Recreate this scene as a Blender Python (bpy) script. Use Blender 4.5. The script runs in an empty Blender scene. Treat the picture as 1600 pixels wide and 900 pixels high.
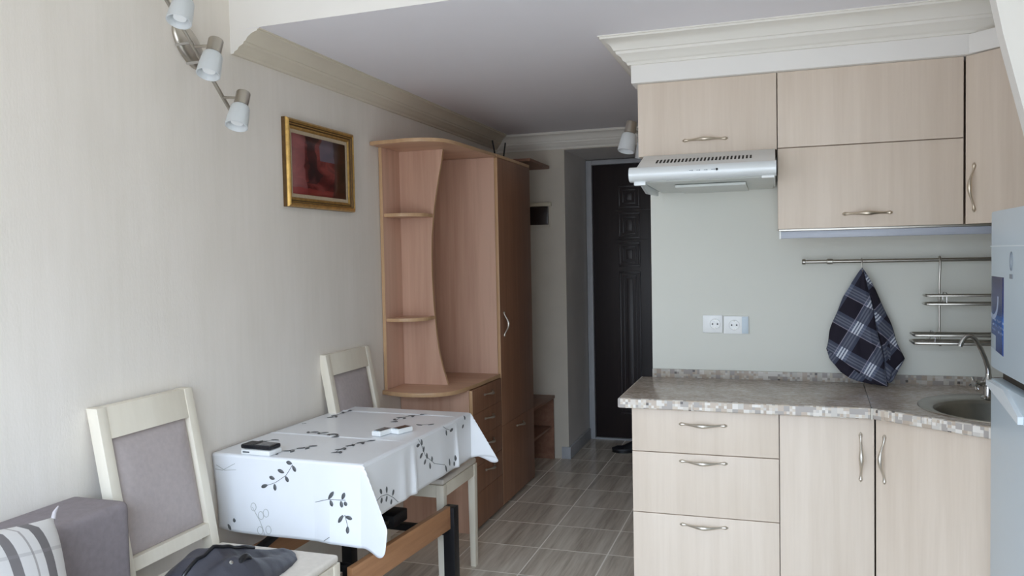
import bpy, bmesh, math, random
from mathutils import Vector, Matrix, noise
random.seed(7)
SC = bpy.context.scene
WORLD, EXPOSURE, AZ = 8.0, 0.44, 0.35
COL = SC.collection
PI = math.pi
def V(*a): return Vector(a)

# ------------------------------------------------------------------ materials
def srgb(r, g, b):
    f = lambda c: (c/255/12.92 if c/255 <= .04045 else ((c/255+.055)/1.055)**2.4)
    return (f(r), f(g), f(b), 1)
class NT:
    def __init__(s, name, rough=.5, metal=0, spec=None):
        s.m = bpy.data.materials.new(name); s.m.use_nodes = True
        s.t = s.m.node_tree; s.n = s.t.nodes; s.l = s.t.links
        s.b = s.n['Principled BSDF']
        s.b.inputs['Roughness'].default_value = rough
        s.b.inputs['Metallic'].default_value = metal
        if spec is not None: s.b.inputs['Specular IOR Level'].default_value = spec
    def node(s, t, **kw):
        n = s.n.new(t)
        for k, v in kw.items(): setattr(n, k, v)
        return n
    def link(s, a, b): s.l.new(a, b)
    def coord(s, kind='Object', scale=(1, 1, 1), rot=(0, 0, 0), loc=(0, 0, 0)):
        tc = s.node('ShaderNodeTexCoord'); mp = s.node('ShaderNodeMapping')
        mp.inputs['Scale'].default_value = scale; mp.inputs['Rotation'].default_value = rot
        mp.inputs['Location'].default_value = loc
        if kind == 'World':
            g = s.node('ShaderNodeNewGeometry'); s.link(g.outputs['Position'], mp.inputs['Vector'])
        else: s.link(tc.outputs[kind], mp.inputs['Vector'])
        return mp.outputs['Vector']
    def noise(s, vec, scale, detail=3, rough=.5, dist=0):
        n = s.node('ShaderNodeTexNoise'); s.link(vec, n.inputs['Vector'])
        n.inputs['Scale'].default_value = scale; n.inputs['Detail'].default_value = detail
        n.inputs['Roughness'].default_value = rough; n.inputs['Distortion'].default_value = dist
        return n.outputs['Fac']
    def ramp(s, fac, stops, interp='LINEAR'):
        r = s.node('ShaderNodeValToRGB'); r.color_ramp.interpolation = interp
        e = r.color_ramp.elements
        while len(e) < len(stops): e.new(.5)
        for i, (p, c) in enumerate(stops): e[i].position = p; e[i].color = c
        s.link(fac, r.inputs['Fac']); return r.outputs['Color']
    def mix(s, fac, a, b, blend='MIX'):
        m = s.node('ShaderNodeMix', data_type='RGBA', blend_type=blend)
        for i, x in ((0, fac), (6, a), (7, b)):
            if hasattr(x, 'is_output'): s.link(x, m.inputs[i])
            else: m.inputs[i].default_value = x
        return m.outputs[2]
    def math(s, op, a, b=None, c=None):
        m = s.node('ShaderNodeMath', operation=op)
        for i, x in enumerate((a, b, c)):
            if x is None: continue
            if hasattr(x, 'is_output'): s.link(x, m.inputs[i])
            else: m.inputs[i].default_value = x
        return m.outputs[0]
    def sep(s, vec):
        n = s.node('ShaderNodeSeparateXYZ'); s.link(vec, n.inputs[0]); return n.outputs
    def color(s, c):
        if hasattr(c, 'is_output'): s.link(c, s.b.inputs['Base Color'])
        else: s.b.inputs['Base Color'].default_value = c
    def bump(s, h, strength=.3, dist=.002):
        b = s.node('ShaderNodeBump'); b.inputs['Strength'].default_value = strength
        b.inputs['Distance'].default_value = dist
        s.link(h, b.inputs['Height']); s.link(b.outputs['Normal'], s.b.inputs['Normal'])

def plain(name, c, rough=.5, metal=0, var=.04, scale=18, bump=0, spec=None):
    t = NT(name, rough, metal, spec); v = t.coord()
    n = t.noise(v, scale, 3)
    lo = tuple(x*(1-var) for x in c[:3])+(1,); hi = tuple(min(1, x*(1+var)) for x in c[:3])+(1,)
    t.color(t.ramp(n, [(.3, lo), (.7, hi)]))
    if bump: t.bump(t.noise(v, scale*12, 2), bump)
    return t.m
def wood(name, c1, c2, axis='z', rough=.45, knots=None, fine=60, contrast=1.0):
    t = NT(name, rough)
    sc = {'z': (1, 1, .045), 'y': (1, .045, 1), 'x': (.045, 1, 1)}[axis]
    v = t.coord('World', sc)
    n1 = t.noise(v, fine, 4, .6); n2 = t.noise(v, fine*.16, 3, .5, .6)
    f = t.math('ADD', t.math('MULTIPLY', n1, .45*contrast), t.math('MULTIPLY', n2, .55))
    f = t.math('ADD', f, .275*(1-contrast)-.0)
    col = t.ramp(f, [(.36, c2), (.62, c1)])
    if knots:
        sk = {'z': (1, 1, .55), 'y': (1, .55, 1), 'x': (.55, 1, 1)}[axis]
        vo = t.node('ShaderNodeTexVoronoi'); vo.inputs['Scale'].default_value = 4.3
        t.link(t.coord('World', sk), vo.inputs['Vector'])
        k = t.ramp(vo.outputs['Distance'], [(.0, (1, 1, 1, 1)), (.028, (.7, .7, .7, 1)), (.05, (0, 0, 0, 1))])
        col = t.mix(t.math('MULTIPLY', k, .6), col, knots)
    t.color(col); t.bump(n1, .06, .001)
    return t.m

M = {}
def mk_wallpaper():
    t = NT('wallpaper_cream', .75)
    v = t.coord('World', (1, 1, .07)); v2 = t.coord('World', (1, 1, .35))
    n = t.noise(v, 42, 4, .6); n2 = t.noise(v2, 5, 4, .6); n3 = t.noise(v2, 160, 3, .7)
    f = t.math('ADD', t.math('MULTIPLY', n, .35), t.math('MULTIPLY', n2, .65))
    t.color(t.ramp(f, [(.3, srgb(228, 221, 211)), (.7, srgb(238, 231, 223))]))
    t.bump(t.math('ADD', t.math('MULTIPLY', n, .6), n3), .22, .0022); return t.m
M['wallpaper'] = mk_wallpaper()
M['kitchen_paint'] = plain('kitchen_wall_paint', srgb(219, 220, 212), .6, var=.015, scale=4, bump=.04)
M['white_paint'] = plain('white_paint', srgb(238, 235, 230), .6, var=.012, scale=4)
M['stub_paint'] = plain('hall_wall_paint', srgb(206, 198, 184), .7, var=.03, scale=6)
M['recess_paint'] = plain('recess_paint', srgb(226, 222, 219), .6, var=.03, scale=6)
M['ceiling'] = plain('ceiling_paint', srgb(240, 238, 243), .65, var=.015, scale=2.5)
M['cornice'] = plain('cornice_paint', srgb(236, 232, 223), .55, var=.02, scale=5)
M['cornice_tan'] = plain('cornice_paint_warm', srgb(220, 211, 193), .55, var=.03, scale=5)
M['beech'] = wood('pale_oak_laminate', srgb(222, 207, 191), srgb(213, 197, 180), 'z', .42, fine=130, contrast=.6)
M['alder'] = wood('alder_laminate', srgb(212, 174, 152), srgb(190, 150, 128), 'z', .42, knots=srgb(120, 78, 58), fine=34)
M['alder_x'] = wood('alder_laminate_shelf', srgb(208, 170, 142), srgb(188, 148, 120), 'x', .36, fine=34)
M['alder_front_shaded'] = wood('alder_laminate_front_shaded', srgb(158, 114, 88), srgb(132, 92, 70), 'z', .4, knots=srgb(110, 70, 50), fine=34)  # same alder, colour darkened for the shade on the hall-facing fronts
M['edge'] = wood('alder_edge_band', srgb(206, 170, 132), srgb(190, 152, 114), 'z', .4, fine=40)
M['hall_wood'] = wood('hall_unit_laminate', srgb(150, 108, 86), srgb(124, 84, 64), 'y', .45, fine=34)
M['chair_wood'] = wood('cream_lacquered_wood', srgb(232, 224, 208), srgb(223, 214, 197), 'z', .35, fine=50, contrast=.6)
M['table_wood'] = wood('walnut_rail', srgb(186, 138, 100), srgb(158, 112, 78), 'y', .4, fine=40)
M['black_metal'] = plain('black_steel', srgb(26, 26, 30), .4, .3)
M['steel'] = plain('brushed_steel', srgb(176, 172, 164), .28, 1.0, var=.05, scale=40)
M['nickel'] = plain('satin_nickel', srgb(212, 206, 196), .36, 1.0, var=.03)
M['chrome'] = plain('chrome', srgb(205, 205, 205), .1, 1.0, var=.01)
M['lamp_nickel'] = plain('lamp_nickel', srgb(186, 180, 170), .3, 1.0, var=.05)
M['hood'] = plain('hood_enamel', srgb(226, 231, 233), .25, .1, var=.01)
M['hood_under'] = plain('hood_filter_panel', srgb(214, 218, 214), .5, 0, var=.015)
M['black'] = plain('matte_black', srgb(14, 14, 16), .5)
M['dark_slot'] = plain('vent_opening_black', srgb(16, 14, 14), .8)
M['gap'] = plain('dark_reveal', srgb(60, 50, 40), .8)
M['fridge'] = plain('fridge_enamel', srgb(194, 208, 218), .3, 0, var=.01, scale=3)
M['fridge_white'] = plain('fridge_handle_white', srgb(228, 236, 242), .3, 0, var=.01)
M['logo'] = plain('logo_grey', srgb(128, 136, 146), .4)
M['white_plastic'] = plain('white_plastic', srgb(238, 240, 240), .3, var=.01)
M['grey_plastic'] = plain('grey_screen', srgb(92, 96, 102), .25)
M['dark_glossy'] = plain('black_glossy_plastic', srgb(22, 24, 30), .25)
M['leather'] = plain('dark_grey_leather', srgb(62, 62, 70), .45, var=.2, scale=14, bump=.25)
M['leather_black'] = plain('black_patent_strap', srgb(20, 20, 24), .3)
M['taupe'] = plain('taupe_upholstery', srgb(178, 167, 165), .85, var=.05, scale=60, bump=.2)
M['seat_fabric'] = plain('cream_seat_fabric', srgb(216, 208, 198), .85, var=.04, scale=60, bump=.2)
M['sofa'] = plain('brown_grey_sofa_fabric', srgb(136, 127, 130), .9, var=.07, scale=50, bump=.25)
M['sofa_dark'] = plain('sofa_leg_and_gap_shadow', srgb(60, 54, 54), .8)
M['baseboard'] = plain('baseboard_grey', srgb(178, 180, 184), .5)
M['door_frame'] = plain('door_frame_grey', srgb(178, 180, 184), .5)
M['door'] = wood('dark_brown_door', srgb(44, 34, 34), srgb(34, 26, 27), 'z', .38, fine=40)
M['gold'] = plain('gilt_frame', srgb(196, 158, 92), .35, .75, var=.18, scale=50, bump=.1)
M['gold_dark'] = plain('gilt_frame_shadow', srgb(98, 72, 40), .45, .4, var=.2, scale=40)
M['mat_linen'] = plain('linen_slip', srgb(186, 168, 142), .8, var=.06, scale=80)
M['cloth'] = plain('oilcloth_white', srgb(234, 236, 240), .3, var=.012, scale=8)
M['leaf'] = plain('printed_leaf_grey', srgb(92, 94, 96), .5, var=.15, scale=60)
M['leaf_line'] = plain('printed_stem_grey', srgb(182, 184, 182), .5, var=.08)
M['cloth_edge'] = plain('oilcloth_hem', srgb(168, 170, 180), .6)
M['breaker'] = plain('breaker_box_brown', srgb(40, 30, 26), .3)
M['cream_plastic'] = plain('cream_plastic', srgb(206, 196, 172), .4)
M['shoe'] = plain('black_shoe', srgb(22, 22, 28), .5)
M['brass'] = plain('champagne_handle', srgb(210, 198, 180), .34, 1.0)

def mk_shade():
    t = NT('frosted_glass', .35); t.color(srgb(236, 240, 242))
    t.b.inputs['Transmission Weight'].default_value = .35
    t.b.inputs['Subsurface Weight'].default_value = .0
    n = t.noise(t.coord(), 60, 2); t.bump(n, .05); return t.m
M['shade'] = mk_shade()
def mk_strip():
    t = NT('clear_grey_plastic', .2); t.color(srgb(200, 206, 220))
    t.b.inputs['Transmission Weight'].default_value = .4
    t.bump(t.noise(t.coord(), 40, 2), .03); return t.m
M['strip'] = mk_strip()

def mk_tiles():
    t = NT('wood_look_floor_tile', .2)
    g = t.node('ShaderNodeNewGeometry'); sx, sy, sz = t.sep(g.outputs['Position'])
    T = .343
    u = t.math('DIVIDE', t.math('ADD', sx, 1.130+10*T), T); v = t.math('DIVIDE', t.math('SUBTRACT', sy, 3.749-20*T), T)
    fu = t.math('FRACT', u); fv = t.math('FRACT', v)
    du = t.math('SUBTRACT', .5, t.math('ABSOLUTE', t.math('SUBTRACT', fu, .5)))
    dv = t.math('SUBTRACT', .5, t.math('ABSOLUTE', t.math('SUBTRACT', fv, .5)))
    d = t.math('MINIMUM', du, dv)
    grout = t.math('LESS_THAN', d, .0095)
    cb = t.node('ShaderNodeCombineXYZ'); t.link(t.math('FLOOR', u), cb.inputs[0]); t.link(t.math('FLOOR', v), cb.inputs[1])
    wn = t.node('ShaderNodeTexWhiteNoise'); t.link(cb.outputs[0], wn.inputs['Vector'])
    va = t.node('ShaderNodeVectorMath', operation='ADD')
    t.link(t.coord('World', (1, .06, 1)), va.inputs[0])
    sc = t.node('ShaderNodeVectorMath', operation='SCALE'); sc.inputs[3].default_value = 7
    t.link(wn.outputs['Color'], sc.inputs[0]); t.link(sc.outputs[0], va.inputs[1])
    n = t.noise(va.outputs[0], 16, 4, .6, .3); n2 = t.noise(va.outputs[0], 70, 3, .6)
    f = t.math('ADD', t.math('MULTIPLY', n, .7), t.math('MULTIPLY', n2, .3))
    c = t.ramp(f, [(.34, srgb(172, 160, 146)), (.5, srgb(208, 197, 182)), (.66, srgb(232, 224, 211))])
    t.color(t.mix(grout, c, srgb(246, 240, 230)))
    t.link(t.math('ADD', t.math('MULTIPLY', grout, .4), .2), t.b.inputs['Roughness'])
    t.bump(t.math('SUBTRACT', 1, grout), .25, .002); return t.m
M['tiles'] = mk_tiles()
def mk_granite():
    t = NT('granite_worktop', .24); v = t.coord('World')
    n = t.noise(v, 60, 5, .7); n2 = t.noise(v, 14, 3)
    f = t.math('ADD', t.math('MULTIPLY', n, .65), t.math('MULTIPLY', n2, .35))
    t.color(t.ramp(f, [(.36, srgb(150, 136, 124)), (.5, srgb(178, 166, 155)), (.64, srgb(202, 193, 184))])); return t.m
M['granite'] = mk_granite()
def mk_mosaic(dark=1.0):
    t = NT('mosaic_edge', .4)
    def cells(size, dim):
        v = t.coord('World', (1/size,)*3); f = t.node('ShaderNodeVectorMath', operation='FLOOR')
        t.link(v, f.inputs[0]); w = t.node('ShaderNodeTexWhiteNoise'); t.link(f.outputs[0], w.inputs['Vector']); return w
    a = cells(.0098, 3); b = cells(.0196, 3)
    pal = [(0, srgb(214, 206, 196)), (.16, srgb(196, 180, 164)), (.3, srgb(226, 220, 212)), (.44, srgb(184, 168, 152)), (.55, srgb(204, 198, 190)),
           (.68, srgb(172, 164, 158)), (.78, srgb(208, 196, 180)), (.94, srgb(104, 96, 92)), (.965, srgb(230, 226, 220))]
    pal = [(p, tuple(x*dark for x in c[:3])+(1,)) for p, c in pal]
    ca = t.ramp(a.outputs['Value'], pal, 'CONSTANT'); cb = t.ramp(b.outputs['Value'], pal[:6], 'CONSTANT')
    sel = t.ramp(b.outputs['Color'], [(0, (0, 0, 0, 1)), (.55, (1, 1, 1, 1))], 'CONSTANT')
    t.color(t.mix(sel, ca, cb)); return t.m
M['mosaic'] = mk_mosaic()
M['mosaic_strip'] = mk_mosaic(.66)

def mk_plaid():
    t = NT('plaid_cotton', .9)
    u, v, _ = t.sep(t.coord('UV'))
    def band(x, P=.118):
        f = t.math('FRACT', t.math('DIVIDE', x, P))
        bandm = t.math('GREATER_THAN', f, .56)
        ln = None
        for c in (.69, .78, .87):
            l = t.math('LESS_THAN', t.math('ABSOLUTE', t.math('SUBTRACT', f, c)), .024)
            ln = l if ln is None else t.math('MAXIMUM', ln, l)
        thin = t.math('LESS_THAN', t.math('ABSOLUTE', t.math('SUBTRACT', f, .58)), .012)
        return bandm, ln, thin
    bu, lu, tu = band(u); bv, lv, tv = band(v)
    both = t.math('MULTIPLY', bu, bv)
    c = t.mix(t.math('MULTIPLY', t.math('ADD', bu, bv), .5), srgb(26, 21, 36), srgb(90, 98, 120))
    amt = t.math('ADD', t.math('MULTIPLY', t.math('MAXIMUM', lu, lv), .10), t.math('MULTIPLY', t.math('MULTIPLY', lu, both), .68))
    c = t.mix(amt, c, srgb(226, 232, 240))
    c = t.mix(t.math('MULTIPLY', t.math('MAXIMUM', tu, tv), .4), c, srgb(190, 180, 190))
    n = t.noise(t.coord('UV', (400, 400, 1)), 1, 2)
    t.color(c); t.bump(n, .2, .001); return t.m
M['plaid'] = mk_plaid()
def mk_cushion():
    t = NT('striped_cushion_cotton', .9)
    u, v, _ = t.sep(t.coord('UV'))
    f = t.math('ADD', u, t.math('MULTIPLY', t.noise(t.coord('UV'), 3, 2), .02))
    W1 = srgb(224, 222, 222)
    c = t.ramp(f, [(0, srgb(190, 184, 186)), (.40, W1), (.50, srgb(128, 124, 126)), (.57, W1), (.66, srgb(176, 172, 172)), (.675, W1), (.74, srgb(122, 118, 120)), (.82, W1)], 'CONSTANT')
    h = t.ramp(t.math('FRACT', t.math('MULTIPLY', v, 2.2)), [(0, (0, 0, 0, 1)), (.8, (.3, .3, .3, 1)), (.84, (0, 0, 0, 1))], 'CONSTANT')
    t.color(t.mix(h, c, srgb(150, 146, 150)))
    t.bump(t.noise(t.coord('UV', (60, 60, 1)), 8, 2), .2, .001); return t.m
M['cushion'] = mk_cushion()
def mk_painting():
    t = NT('oil_painting', .28)
    v = t.coord('UV'); x, y, _ = t.sep(v)
    n = t.noise(v, 3.2, 3, .5, .6); n2 = t.noise(v, 2.0, 2, .5, .4)
    c = t.ramp(n, [(.3, srgb(40, 20, 22)), (.45, srgb(92, 32, 30)), (.58, srgb(132, 62, 58)), (.72, srgb(70, 42, 46))])
    # lighter blue-grey patch top, red floor, dark upright shapes
    sky = t.math('MULTIPLY', t.math('GREATER_THAN', y, .62), t.math('LESS_THAN', t.math('ABSOLUTE', t.math('SUBTRACT', x, t.math('ADD', .55, t.math('MULTIPLY', n2, .3)))), .16))
    c = t.mix(t.math('MULTIPLY', sky, .8), c, srgb(104, 102, 116))
    lft = t.math('LESS_THAN', t.math('ADD', x, t.math('MULTIPLY', n2, .3)), .36)
    c = t.mix(t.math('MULTIPLY', lft, .55), c, srgb(150, 92, 92))
    fl = t.math('LESS_THAN', t.math('ADD', y, t.math('MULTIPLY', n, .14)), .17)
    c = t.mix(t.math('MULTIPLY', fl, .7), c, srgb(140, 48, 44))
    dk = t.math('LESS_THAN', t.math('ABSOLUTE', t.math('SUBTRACT', x, t.math('ADD', .38, t.math('MULTIPLY', t.math('SUBTRACT', n2, .5), .5)))), .1)
    dk = t.math('MULTIPLY', dk, t.math('GREATER_THAN', y, .2))
    c = t.mix(t.math('MULTIPLY', dk, .75), c, srgb(34, 20, 24))
    rt = t.math('GREATER_THAN', t.math('ADD', x, t.math('MULTIPLY', n2, .2)), .86)
    c = t.mix(t.math('MULTIPLY', rt, .75), c, srgb(52, 24, 20))
    t.color(c); return t.m
M['painting'] = mk_painting()
def mk_label():
    t = NT('blue_sticker', .25); v = t.coord('UV'); x, y, _ = t.sep(v)
    base = t.ramp(y, [(0, srgb(36, 70, 138)), (.45, srgb(48, 92, 160)), (.55, srgb(28, 48, 100)), (.8, srgb(52, 60, 110)), (1, srgb(24, 40, 88))])
    def ring(cx, cy, rad, wd):
        d = t.math('SQRT', t.math('ADD', t.math('POWER', t.math('SUBTRACT', x, cx), 2), t.math('POWER', t.math('MULTIPLY', t.math('SUBTRACT', y, cy), 1.5), 2)))
        return t.math('LESS_THAN', t.math('ABSOLUTE', t.math('SUBTRACT', d, rad)), wd)
    s = t.math('MULTIPLY', ring(.15, .72, .42, .05), t.math('LESS_THAN', y, .74))
    rows = t.math('MULTIPLY', t.math('GREATER_THAN', t.math('FRACT', t.math('MULTIPLY', y, 14)), .6), t.math('GREATER_THAN', t.noise(t.coord('UV', (14, 14, 1)), 1, 1), .52))
    rows = t.math('MULTIPLY', rows, t.math('MULTIPLY', t.math('LESS_THAN', y, .44), t.math('GREATER_THAN', y, .22)))
    s = t.math('MAXIMUM', s, t.math('MULTIPLY', rows, .6))
    c = t.mix(t.math('MULTIPLY', s, .75), base, srgb(190, 205, 230))
    wht = t.math('MULTIPLY', t.math('LESS_THAN', y, .2), t.math('LESS_THAN', x, .4))
    c = t.mix(wht, c, srgb(196, 212, 226)); t.color(c); return t.m
M['label'] = mk_label()

# ------------------------------------------------------------------ mesh helpers
class MB:
    def __init__(s): s.bm = bmesh.new(); s.uv = None
    def _mark(s, fs, mi):
        for f in fs: f.material_index = mi
    def box(s, x0, x1, y0, y1, z0, z1, b=0, mi=0, seg=2, mtx=None):
        r = bmesh.ops.create_cube(s.bm, size=1)
        vs = r['verts']
        bmesh.ops.scale(s.bm, vec=(abs(x1-x0), abs(y1-y0), abs(z1-z0)), verts=vs)
        bmesh.ops.translate(s.bm, vec=((x0+x1)/2, (y0+y1)/2, (z0+z1)/2), verts=vs)
        if b:
            es = list({e for v in vs for e in v.link_edges})
            rr = bmesh.ops.bevel(s.bm, geom=es, offset=b, segments=seg, profile=.6, affect='EDGES')
            vs = list({v for f in rr['faces'] for v in f.verts} | {v for v in vs if v.is_valid})
        if mtx is not None: bmesh.ops.transform(s.bm, matrix=mtx, verts=vs)
        fs = {f for v in vs for f in v.link_faces}
        s._mark(fs, mi); return s
    def obox(s, a, b, w, h, up=V(0, 0, 1), bev=0, mi=0):
        """bar from point a to point b, width w (sideways), height h (along up)"""
        a = Vector(a); b = Vector(b); d = b-a; L = d.length; d.normalize()
        sd = d.cross(up).normalized(); u2 = sd.cross(d)
        m = Matrix((( d.x, sd.x, u2.x, 0), (d.y, sd.y, u2.y, 0), (d.z, sd.z, u2.z, 0), (0, 0, 0, 1)))
        m = Matrix.Translation((a+b)/2) @ m
        return s.box(-L/2, L/2, -w/2, w/2, -h/2, h/2, bev, mi, mtx=m)
    def tube(s, pts, r, n=12, mi=0, closed=False, flat=None):
        pts = [Vector(p) for p in pts]; k = len(pts)
        rs = r if isinstance(r, (list, tuple)) else [r]*k
        rings = []; prev = None
        for i, p in enumerate(pts):
            if closed: d = (pts[(i+1) % k]-pts[i-1])
            else: d = pts[min(i+1, k-1)]-pts[max(i-1, 0)]
            d.normalize()
            if prev is None:
                a = V(0, 0, 1) if abs(d.z) < .9 else V(1, 0, 0)
                u = d.cross(a).normalized()
            else: u = (prev-d*prev.dot(d)).normalized()
            prev = u; w = d.cross(u)
            ring = []
            for j in range(n):
                t = 2*PI*j/n
                ring.append(s.bm.verts.new(p+(u*math.cos(t)+w*math.sin(t))*rs[i]))
            rings.append(ring)
        fs = []
        for i in range(k if closed else k-1):
            A, B = rings[i], rings[(i+1) % k]
            for j in range(n): fs.append(s.bm.faces.new((A[j], A[(j+1) % n], B[(j+1) % n], B[j])))
        if not closed:
            fs.append(s.bm.faces.new(rings[0][::-1])); fs.append(s.bm.faces.new(rings[-1]))
        s._mark(fs, mi); return s
    def lathe(s, prof, origin, axis=V(0, 0, 1), n=28, mi=0, caps=True):
        o = Vector(origin); ax = Vector(axis).normalized()
        u = ax.cross(V(1, 0, 0) if abs(ax.x) < .9 else V(0, 1, 0)).normalized(); w = ax.cross(u)
        rings = [[s.bm.verts.new(o+ax*h+(u*math.cos(2*PI*j/n)+w*math.sin(2*PI*j/n))*r) for j in range(n)] for r, h in prof]
        fs = []
        for A, B in zip(rings, rings[1:]):
            for j in range(n): fs.append(s.bm.faces.new((A[j], A[(j+1) % n], B[(j+1) % n], B[j])))
        if caps:
            fs.append(s.bm.faces.new(rings[0][::-1])); fs.append(s.bm.faces.new(rings[-1]))
        s._mark(fs, mi); return s
    def prism(s, poly, axis, a0, a1, mi=0, b=0):
        """poly: 2-D points; axis 'x' -> (y,z), 'y' -> (x,z), 'z' -> (x,y)"""
        def P(p, a): return {'x': V(a, p[0], p[1]), 'y': V(p[0], a, p[1]), 'z': V(p[0], p[1], a)}[axis]
        A = [s.bm.verts.new(P(p, a0)) for p in poly]; B = [s.bm.verts.new(P(p, a1)) for p in poly]
        n = len(poly); fs = [s.bm.faces.new(A), s.bm.faces.new(B[::-1])]
        for i in range(n): fs.append(s.bm.faces.new((A[i], B[i], B[(i+1) % n], A[(i+1) % n])))
        bmesh.ops.recalc_face_normals(s.bm, faces=fs)
        if b:
            es = [e for f in fs[:2] for e in f.edges]
            bmesh.ops.bevel(s.bm, geom=es, offset=b, segments=2, profile=.6, affect='EDGES')
        s._mark([f for f in fs if f.is_valid], mi); return s
    def sweep(s, prof, frames, mi=0, cap=True):
        """prof: 2-D (out, up); frames: list of (origin, outvec) with mitre already in outvec"""
        rings = [[s.bm.verts.new(Vector(o)+Vector(ov)*p[0]+V(0, 0, p[1])) for p in prof] for o, ov in frames]
        fs = []; n = len(prof)
        for A, B in zip(rings, rings[1:]):
            for j in range(n): fs.append(s.bm.faces.new((A[j], A[(j+1) % n], B[(j+1) % n], B[j])))
        if cap: fs.append(s.bm.faces.new(rings[0][::-1])); fs.append(s.bm.faces.new(rings[-1]))
        bmesh.ops.recalc_face_normals(s.bm, faces=fs); s._mark(fs, mi); return s
    def grid(s, fn, nu, nv, mi=0, uvfn=None):
        vs = [[s.bm.verts.new(fn(i/nu, j/nv)) for j in range(nv+1)] for i in range(nu+1)]
        lay = s.bm.loops.layers.uv.verify() if uvfn else None
        for i in range(nu):
            for j in range(nv):
                f = s.bm.faces.new((vs[i][j], vs[i+1][j], vs[i+1][j+1], vs[i][j+1])); f.material_index = mi
                if lay:
                    for lp, (a, b) in zip(f.loops, ((i, j), (i+1, j), (i+1, j+1), (i, j+1))): lp[lay].uv = uvfn(a/nu, b/nv)
        return s
    def build(s, name, mats, parent=None, sharp=35, smooth=True, recalc=True):
        bm = s.bm
        if recalc: bmesh.ops.recalc_face_normals(bm, faces=bm.faces[:])
        if parent is not None:
            off = parent['_o'] if '_o' in parent else (0, 0, 0)
            bmesh.ops.translate(bm, vec=-Vector(off), verts=bm.verts)
        cs = math.cos(math.radians(sharp))
        for f in bm.faces: f.smooth = smooth
        for e in bm.edges:
            if len(e.link_faces) == 2:
                e.smooth = e.link_faces[0].normal.dot(e.link_faces[1].normal) > cs
        me = bpy.data.meshes.new(name); bm.to_mesh(me); bm.free()
        if not isinstance(mats, (list, tuple)): mats = [mats]
        for m in mats: me.materials.append(m)
        o = bpy.data.objects.new(name, me); COL.objects.link(o)
        if parent is not None:
            o.parent = parent
            o['_o'] = list(off)
        return o
def thing(name, label, cat, loc=(0, 0, 0), group=None, rz=0):
    o = bpy.data.objects.new(name, None); COL.objects.link(o); o.empty_display_size = .1
    o.location = loc; o.rotation_euler = (0, 0, rz)
    o['label'] = label; o['category'] = cat
    if group: o['group'] = group
    o['_o'] = list(loc)
    return o
def tag(o, label, cat, group=None):
    o['label'] = label; o['category'] = cat
    if group: o['group'] = group
    return o
def edged(o, test):
    """light edge banding on the faces that pass the test"""
    o.data.materials.append(M['edge'])
    for f in o.data.polygons:
        if test(f): f.material_index = len(o.data.materials)-1
    return o
def structure(o): o['kind'] = 'structure'; return o
def dup(root, loc, label, rz=None):
    r = root.copy(); COL.objects.link(r); r.location = loc
    if rz is not None: r.rotation_euler = (0, 0, rz)
    r['label'] = label
    for ch in list(root.children):
        c = ch.copy(); COL.objects.link(c); c.parent = r
        for g in list(ch.children):
            d = g.copy(); COL.objects.link(d); d.parent = c
    return r
def handle(parent, p0, p1, out, mat, r=.0045, rise=.026):
    """bow handle with spoon ends between p0 and p1, bulging along out"""
    p0 = Vector(p0); p1 = Vector(p1); out = Vector(out).normalized(); d = (p1-p0)
    pts = []; rs = []
    N = 20
    for i in range(N+1):
        t = i/N
        k = math.sin(PI*min(1, max(0, (t-.08)/.84)))**1.4 if .08 < t < .92 else 0
        pts.append(p0+d*t+out*(.004+rise*k))
        e = min(t, 1-t)
        rs.append(.0035+.0035*math.exp(-((e-.05)/.05)**2)+.0048*math.exp(-((t-.5)/.17)**2))
    rs[0] = rs[-1] = .002
    m = MB(); m.tube(pts, rs, 12)
    return m.build('handle', mat, parent)
# ------------------------------------------------------------------ dimensions
XL, XR, YB, YF, YN, YH, YD = -1.925, 1.22, -.50, 2.50, 3.552, 5.482, 6.142
XW = -.528          # end of the kitchen wall (hall side)
XS = -1.418         # stub wall edge in the hall
ZC, ZT = 2.309, 2.66
ZS = 2.195          # soffit of the door recess

# ------------------------------------------------------------------ room shell
m = MB(); m.box(XL-.1, XR+.1, YB-.1, YD+.15, -.06, 0); structure(m.build('floor', M['tiles']))
m = MB(); m.box(XL-.1, XL, YB-.1, YH+.2, 0, ZT+.1); structure(m.build('wall_left', M['wallpaper']))
m = MB(); m.box(XR, XR+.1, YB-.1, YN+.1, 0, ZT+.1); structure(m.build('wall_right', M['kitchen_paint']))
m = MB(); m.box(XW, XR+.1, YN, YD+.15, 0, ZC+.05); structure(m.build('wall_kitchen', M['kitchen_paint']))
m = MB(); m.box(XL, XS, YH, YD+.1, 0, ZC+.05, mi=0)
o = structure(m.build('wall_hall', [M['stub_paint'], M['recess_paint']]))
for f in o.data.polygons:
    if f.normal.x > .5: f.material_index = 1
m = MB(); m.box(XS, XW, YD+.06, YD+.15, 0, ZC+.05); structure(m.build('wall_back', M['recess_paint']))
m = MB(); m.box(XS, XW, YH, YD+.06, ZS, ZC+.05, mi=0)
o = structure(m.build('wall_header', [M['stub_paint'], M['recess_paint']]))
for f in o.data.polygons:
    if f.normal.z < -.5: f.material_index = 1
m = MB()   # lower ceiling over hall and kitchen; its front edge is the white fascia
m.prism([(XL, 2.522), (XR, 2.44), (XR, YN), (XW, YN), (XW, YH), (XL, YH)], 'z', ZC, ZT, mi=0)
o = structure(m.build('ceiling', [M['ceiling'], M['white_paint']]))
for f in o.data.polygons:
    if f.normal.y < -.5 and f.center.y < 2.6: f.material_index = 1
m = MB(); m.box(XL-.1, XR+.1, YB-.1, 2.6, ZT, ZT+.1); structure(m.build('ceiling_upper', M['white_paint']))
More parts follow.
